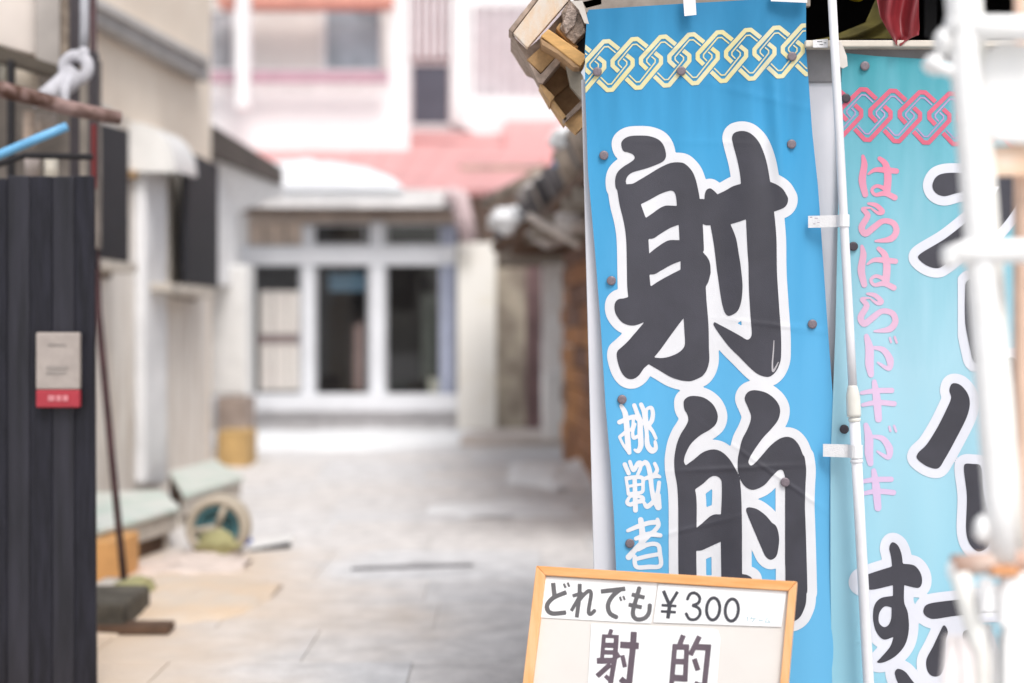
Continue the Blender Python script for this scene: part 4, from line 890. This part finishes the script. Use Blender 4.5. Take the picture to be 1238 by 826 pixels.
# pole with its sleeve, and the cloth loops
YP = 3.66
pole = empty('banner_pole', P(1060, 1010, YP), 'white telescopic banner pole standing between the two banners', 'pole')
pole.location.z = 0; WORLD[pole.name] = Vector(pole.location)
pc = lambda y: 1006 + y * .0533
mpx = YP / F
tube('upper_tube', [P(pc(y), y, YP) for y in (-60, 100, 250, 400, 474)], 5.3 * mpx, M_pole, pole, n=20)
tube('joint_sleeve', [P(pc(y) - .3, y, YP) for y in (466, 468, 474, 480, 500, 504)], [5.4 * mpx, 6 * mpx, 7.4 * mpx, 8.4 * mpx, 8.6 * mpx, 8.2 * mpx], M_sleeve, pole, n=20)
tube('lower_tube', [P(pc(y), y, YP) for y in (503, 650, 826, 1008)], 6.5 * mpx, M_pole, pole, n=20)
tube('collar', [P(pc(y), y, YP) for y in (505, 506, 509, 510)], [6.6 * mpx, 7.5 * mpx, 7.5 * mpx, 6.6 * mpx], M_sleeve, pole, n=20)
tube('collar', [P(pc(y), y, YP) for y in (555, 556, 559, 560)], [6.6 * mpx, 7.6 * mpx, 7.6 * mpx, 6.6 * mpx], M_pole, pole, n=20)
def loop_band(xl_, yc, h, rr, parent):
    # strip from the cloth round the pole: a thin bent band
    prof = []; c = P(pc(yc), yc, YP)
    pts = [Vector(((xl_ - CX) / F * 3.70, 3.698, 0)), Vector((c.x - rr - .002, YP + .012, 0))]
    for k in range(9):
        a = math.pi * .95 - k / 8 * math.pi * 1.25; pts.append(Vector((c.x + math.cos(a) * rr, YP - math.sin(a) * rr, 0)))
    pts += [Vector((c.x + rr * .3, YP + rr, 0)), Vector(((xl_ - CX) / F * 3.70, 3.7005, 0))]
    vs = []; z0 = c.z - h / 2; z1 = c.z + h / 2
    for p in pts: vs += [Vector((p.x, p.y, z0)), Vector((p.x, p.y, z1))]
    fs = [[2 * i, 2 * i + 2, 2 * i + 3, 2 * i + 1] for i in range(len(pts) - 1)]
    o = mesh_obj('pole_loop', vs, fs, M_tape, parent, smooth=False)
    sm = o.modifiers.new('thick', 'SOLIDIFY'); sm.thickness = .0012
loop_band(977, 267, 14.5 / F * 3.66, 6.8 * mpx, ban1)
loop_band(995, 546, 15.5 / F * 3.66, 7.9 * mpx, ban1)
prism('tape_tag', [(825, -14), (827.5, 19.5), (842, 18), (840, -14)], 3.692, .0015, M_tape, ban1, bevel=0)
prism('tape_tag', [(932, -12), (932, 1.5), (976, 3.5), (976, -12)], 3.69, .0015, M_tape, ban1, bevel=0)
prism('tape_tag', [(690, 1), (704, 1), (708, 14), (712, 29), (706.5, 28), (700, 12)], 3.69, .0015, mat('cream_tag', (.60, .55, .50), .8), ban1, bevel=0)
prism('tape_tag', [(983, 48.5), (983, 57.5), (1001, 57.5), (1001, 47)], 3.685, .002, M_tape, ban2, bevel=0)
for a in ((988, 50, 994, 50.8), (996, 51.5, 999, 52.2), (991, 53.5, 995, 54.2)): rect('tag_mark', *a, 3.6845, .0005, M_textgrey, ban2, bevel=0)
prism('tape_tag', [(1014, 50), (1014, 80), (1019, 83), (1025, 80), (1024, 68), (1017, 50)], 3.684, .004, mat('cream_flap', (.60, .56, .52), .8), ban2, bevel=.001)
for (x0, y0, x1, y1) in ((979, 262, 982, 263.4), (985, 263.5, 989, 264.5), (983, 270.3, 986, 271.2), (988, 268.5, 991, 269.5)):
    rect('loop_mark', x0, y0, x1, y1, 3.683, .0006, mat('grey_thread', (.4, .36, .42), .7), ban1, bevel=0)

# ------------------------------------------------------------------ price board in a pine frame
SN = Vector((-.25, -.93, .26)).normalized(); SP = P(800, 700, 3.40)
board = empty('price_board', ray_plane(770, 1078, SP, SN), 'white price board in a pine frame leaning in front of the blue banner', 'sign board')
board.location.z = 0; WORLD[board.name] = Vector(board.location)
def sprism(name, poly, off, th, m, parent=board, bevel=.002, **kw):
    fr = [ray_plane(x, y, SP, SN, off) for x, y in poly]; return prism_pts(name, fr, [p - SN * th for p in fr], m, parent, bevel, **kw)
sprism('backing', [(655, 694), (623, 1010), (932, 1028), (956, 712)], -.012, .006, M_paper2, bevel=0)
sprism('frame_rail', [(648, 684), (659, 695.5), (953, 714.5), (963.5, 703)], .0, .03, M_pine_h)
sprism('frame_stile', [(648, 684.3), (607, 1040), (618, 1040), (659, 695.8)], .0005, .03, M_pine)
sprism('frame_stile', [(963.5, 703.2), (953, 714.8), (922, 1058), (933, 1058)], .0005, .03, M_pine)
sprism('frame_rail', [(622, 1005), (620, 1018), (928, 1036), (929, 1022)], .0, .03, M_pine_h)
sprism('leg', [(607, 1041), (603, 1074), (614, 1074), (618, 1041)], .0, .03, M_pine); sprism('leg', [(922, 1059), (920, 1080), (931, 1080), (933, 1059)], .0, .03, M_pine)
for px in (700, 900):
    a = ray_plane(px, 760, SP, SN, -.035); tube('back_leg', [a, Vector((a.x, a.y + .42, 0.0))], .012, M_pine, board, n=8)
pp = sprism('paper_strip', [(657.5, 697.5), (652.5, 746.5), (787, 754), (795, 705)], -.0095, .001, M_paper, bevel=0)
pp2 = sprism('paper_strip', [(796, 706), (790, 752.5), (944.5, 758), (951, 715)], -.0085, .001, M_paper, bevel=0)
pp3 = sprism('paper_sheet', [(715, 754), (705, 930), (858, 940), (871, 772), (868, 762), (860, 759.5)], -.0095, .001, M_paper, bevel=0)
def ssurf(off):
    def f(x, y): return np.array([tuple(ray_plane(a, b, SP, SN, off)) for a, b in zip(x, y)])
    return f
T = Field(655, 698, 800, 756, .55); n1 = (635, 685, 8.843); n2 = (765, 690, 5.895)
def bars(f_, zz, lst):
    for wd, sm, pts in lst: f_.bar(Z(*zz, pts), wd * 1.14 / zz[2], smooth=sm)
bars(T, n1, [(42, 0, [(298, 175), (312, 310)]), (42, 1, [(440, 275), (300, 335), (235, 410), (245, 475), (300, 503), (435, 492)]), (21, 0, [(412, 182), (432, 230)]), (21, 0, [(452, 172), (472, 218)]),
             (38, 0, [(583, 185), (580, 330), (550, 545)]), (34, 0, [(505, 315), (600, 288), (492, 475)]), (36, 1, [(545, 400), (620, 310), (680, 260), (705, 290), (685, 420), (678, 490), (700, 510), (745, 468)]),
             (42, 0, [(808, 268), (1070, 238)]), (42, 1, [(1010, 250), (930, 320), (885, 410), (905, 500), (982, 545)]), (20, 0, [(1012, 322), (1028, 370)]), (20, 0, [(1048, 315), (1064, 360)])])
bars(T, n2, [(27, 1, [(48, 118), (28, 190), (3, 280), (5, 325), (35, 348), (85, 338), (115, 300), (122, 240)]), (26, 0, [(-8, 170), (85, 192)]), (26, 0, [(-30, 242), (65, 262)])])
fill('lettering', T.X, T.Y, T.d, ssurf(-.0088), M_textgrey, board)
T = Field(796, 708, 950, 758, .5)
bars(T, n2, [(22, 0, [(218, 143), (262, 245)]), (20, 0, [(320, 150), (262, 245)]), (17, 0, [(205, 246), (312, 253)]), (17, 0, [(200, 290), (308, 297)]), (24, 0, [(264, 240), (250, 342)]),
             (19, 1, [(388, 208), (408, 168), (445, 160), (476, 190), (468, 230), (425, 248)]), (19, 1, [(425, 248), (470, 268), (480, 308), (452, 345), (405, 345), (378, 302)])])
for cx_, cy_ in ((573, 273), (706, 281)):
    pts = [(cx_ + 47 * math.cos(a) + 4 * math.sin(-a), cy_ + 79 * math.sin(a)) for a in np.linspace(0, 2 * math.pi, 25)]
    bars(T, n2, [(20, 0, pts)])
fill('price', T.X, T.Y, T.d, ssurf(-.0078), M_textdark, board)
T = Field(896, 738, 950, 758, .35)
bars(T, n2, [(5, 0, [(812, 335), (820, 330), (817, 362)]), (5, 0, [(848, 330), (838, 350)]), (5, 0, [(846, 340), (880, 342)]), (5, 0, [(866, 342), (860, 356), (848, 366)]), (4, 0, [(882, 326), (886, 332)]), (4, 0, [(890, 325), (894, 331)]),
             (6, 0, [(895, 353), (928, 356)]), (5, 0, [(962, 335), (942, 368), (978, 370)]), (5, 0, [(966, 352), (982, 374)])])
fill('small_print', T.X, T.Y, T.d, ssurf(-.0078), M_textcyan, board)
T = Field(712, 756, 872, 860, .6); n3 = (700, 745, 6.878)
bars(T, n3, [(30, 0, [(270, 110), (252, 165)]), (26, 0, [(190, 165), (330, 172)]), (30, 0, [(208, 155), (188, 395)]), (36, 0, [(312, 158), (300, 340), (262, 560)]), (38, 0, [(200, 241), (310, 244)]), (34, 0, [(200, 300), (305, 303)]), (44, 0, [(148, 372), (310, 370)]),
             (38, 0, [(262, 400), (150, 500)]), (30, 0, [(270, 545), (218, 495)]), (30, 0, [(300, 290), (335, 345)]), (45, 0, [(456, 130), (450, 245), (412, 600)]), (48, 0, [(342, 238), (498, 248)]), (32, 0, [(360, 325), (382, 425)]), (44, 0, [(420, 585), (345, 520)]),
             (38, 0, [(868, 158), (838, 235)]), (36, 0, [(798, 235), (768, 580)]), (36, 0, [(897, 240), (882, 545)]), (42, 0, [(782, 255), (915, 258)]), (42, 0, [(790, 377), (888, 380)]), (48, 0, [(775, 512), (895, 520)]),
             (38, 0, [(1002, 168), (925, 325)]), (46, 0, [(945, 255), (1098, 262)]), (40, 0, [(1078, 240), (1040, 600)]), (38, 0, [(958, 355), (990, 452)]), (40, 0, [(1042, 590), (960, 560)])])
fill('character', T.X, T.Y, np.where(T.X < 790, T.d, 9.), ssurf(-.0088), M_textplum, board); fill('character', T.X, T.Y, np.where(T.X >= 790, T.d, 9.), ssurf(-.0088), M_textplum, board)

# ------------------------------------------------------------------ white painted rack, right foreground (out of focus)
YK = 2.2
rack = empty('white_rack', P(1200, 1300, YK), 'chipped white painted rack close to the camera at the right edge', 'rack')
rack.location.z = 0; WORLD[rack.name] = Vector(rack.location)
mk = YK / F
M_rk = mat('chipped_white_paint', (.89, .885, .87), .5, .03, 12, .2, 60); M_rk2 = mat('peach_wood', (.74, .52, .40), .6, .15, 10)
ys = (-60, 0, 100, 200, 300, 400, 500, 600, 680)
tube('post', [P(1160 + y * .077, y, YK) for y in ys], [17 * mk] * len(ys), M_rk, rack)
tube('post', [P(1174 + y * .077, y, YK + .05) for y in ys], [14 * mk] * len(ys), mat('cream_paint', (.86, .83, .78), .6, .1, 10), rack)
tube('post', [P(1236, y, YK + .1) for y in (-60, 200, 400, 600, 1400)], 11 * mk, M_rk2, rack)
tube('crossbar', [P(1140, 308, YK - .01), P(1165, 305, YK - .01), P(1260, 303, YK - .01)], [9 * mk, 15 * mk, 15 * mk], M_rk, rack)
lump('joint', P(1148, 312, YK - .01), (11 * mk, 11 * mk, 13 * mk), M_rk, rack, seed=1, rough=.1)
tube('crossbar', [P(1145, 34, YK), P(1260, 34, YK)], 16 * mk, M_rk, rack)
lump('joint', P(1128, 78, YK), (10 * mk, 9 * mk, 13 * mk), M_rk, rack, seed=2, rough=.3); lump('joint', P(1140, 50, YK), (10 * mk, 10 * mk, 18 * mk), M_rk, rack, seed=2, rough=.15)
tube('crossbar', [P(1128, 80, YK), P(1170, 92, YK)], 8 * mk, M_rk, rack)
wb = prism('white_card', [(1192, 62), (1186, 80), (1188, 150), (1200, 172), (1270, 176), (1270, 56), (1212, 50)], YK + .03, .02, M_rk, None, bevel=.01, label='blank white card hanging on the rack near its top', cat='card')
prism('orange_card', [(1192, 178), (1192, 213), (1270, 213), (1270, 172)], YK + .05, .008, mat('pale_orange_card', (.80, .52, .34), .6, .2, 18, col2=(.84, .72, .62)), None, label='pale orange card below the white card on the rack', cat='card')
tube('crossbar', [P(1152, 684, YK), P(1260, 676, YK)], 13 * mk, mat('rusty_peach', (.50, .30, .22), .7, .2, 14, col2=(.74, .6, .52)), rack)
lump('joint', P(1186, 640, YK), (9 * mk, 9 * mk, 17 * mk), M_rk, rack, seed=5, rough=.1)
lump('joint', P(1155, 690, YK), (10 * mk, 10 * mk, 12 * mk), M_rk, rack, seed=6, rough=.15)
tube('stay', [P(1160, 690, YK), P(1172, 740, YK), P(1186, 790, YK), P(1190, 1100, YK)], [13 * mk, 12 * mk, 10 * mk, 10 * mk], mat('cream_paint'), rack)
tube('post', [P(1226, 690, YK), P(1230, 1300, YK)], 16 * mk, M_rk, rack)
for i, (rows, c, lb) in enumerate((
        ([(698, 1184, 1200), (715, 1180, 1206), (742, 1184, 1204)], 0, 'small crumpled white plastic bag hanging just under the peach crossbar of the rack'),
        ([(694, 1210, 1236), (720, 1202, 1240), (756, 1206, 1240)], 0, 'crumpled white bag beside the rack post under the crossbar'),
        ([(768, 1142, 1166), (790, 1140, 1178), (840, 1136, 1190)], 1, 'greyish white bag spread at the lower left of the rack'),
        ([(752, 1182, 1200), (785, 1174, 1204), (840, 1178, 1206)], 0, 'narrow bright white bag in the middle of the rack bottom'),
        ([(766, 1206, 1240), (800, 1204, 1250), (840, 1200, 1250)], 0, 'white bag at the bottom right corner of the rack'))):
    cloth_px('plastic_bag', rows, YK - .03 + i * .012, mat('thin_white_plastic', (.88, .87, .87), .4, .05, 20) if not c else mat('greyish_bag', (.80, .75, .74), .6), .006, 1.4 + .3 * i, i, label=lb, cat='bag', group='white bags hanging on the rack')
lump('rust_bloom', P(1212, 690, YK - .012), (20 * mk, .02, 8 * mk), mat('rust_orange', (.62, .30, .14), .8), rack, seed=61)
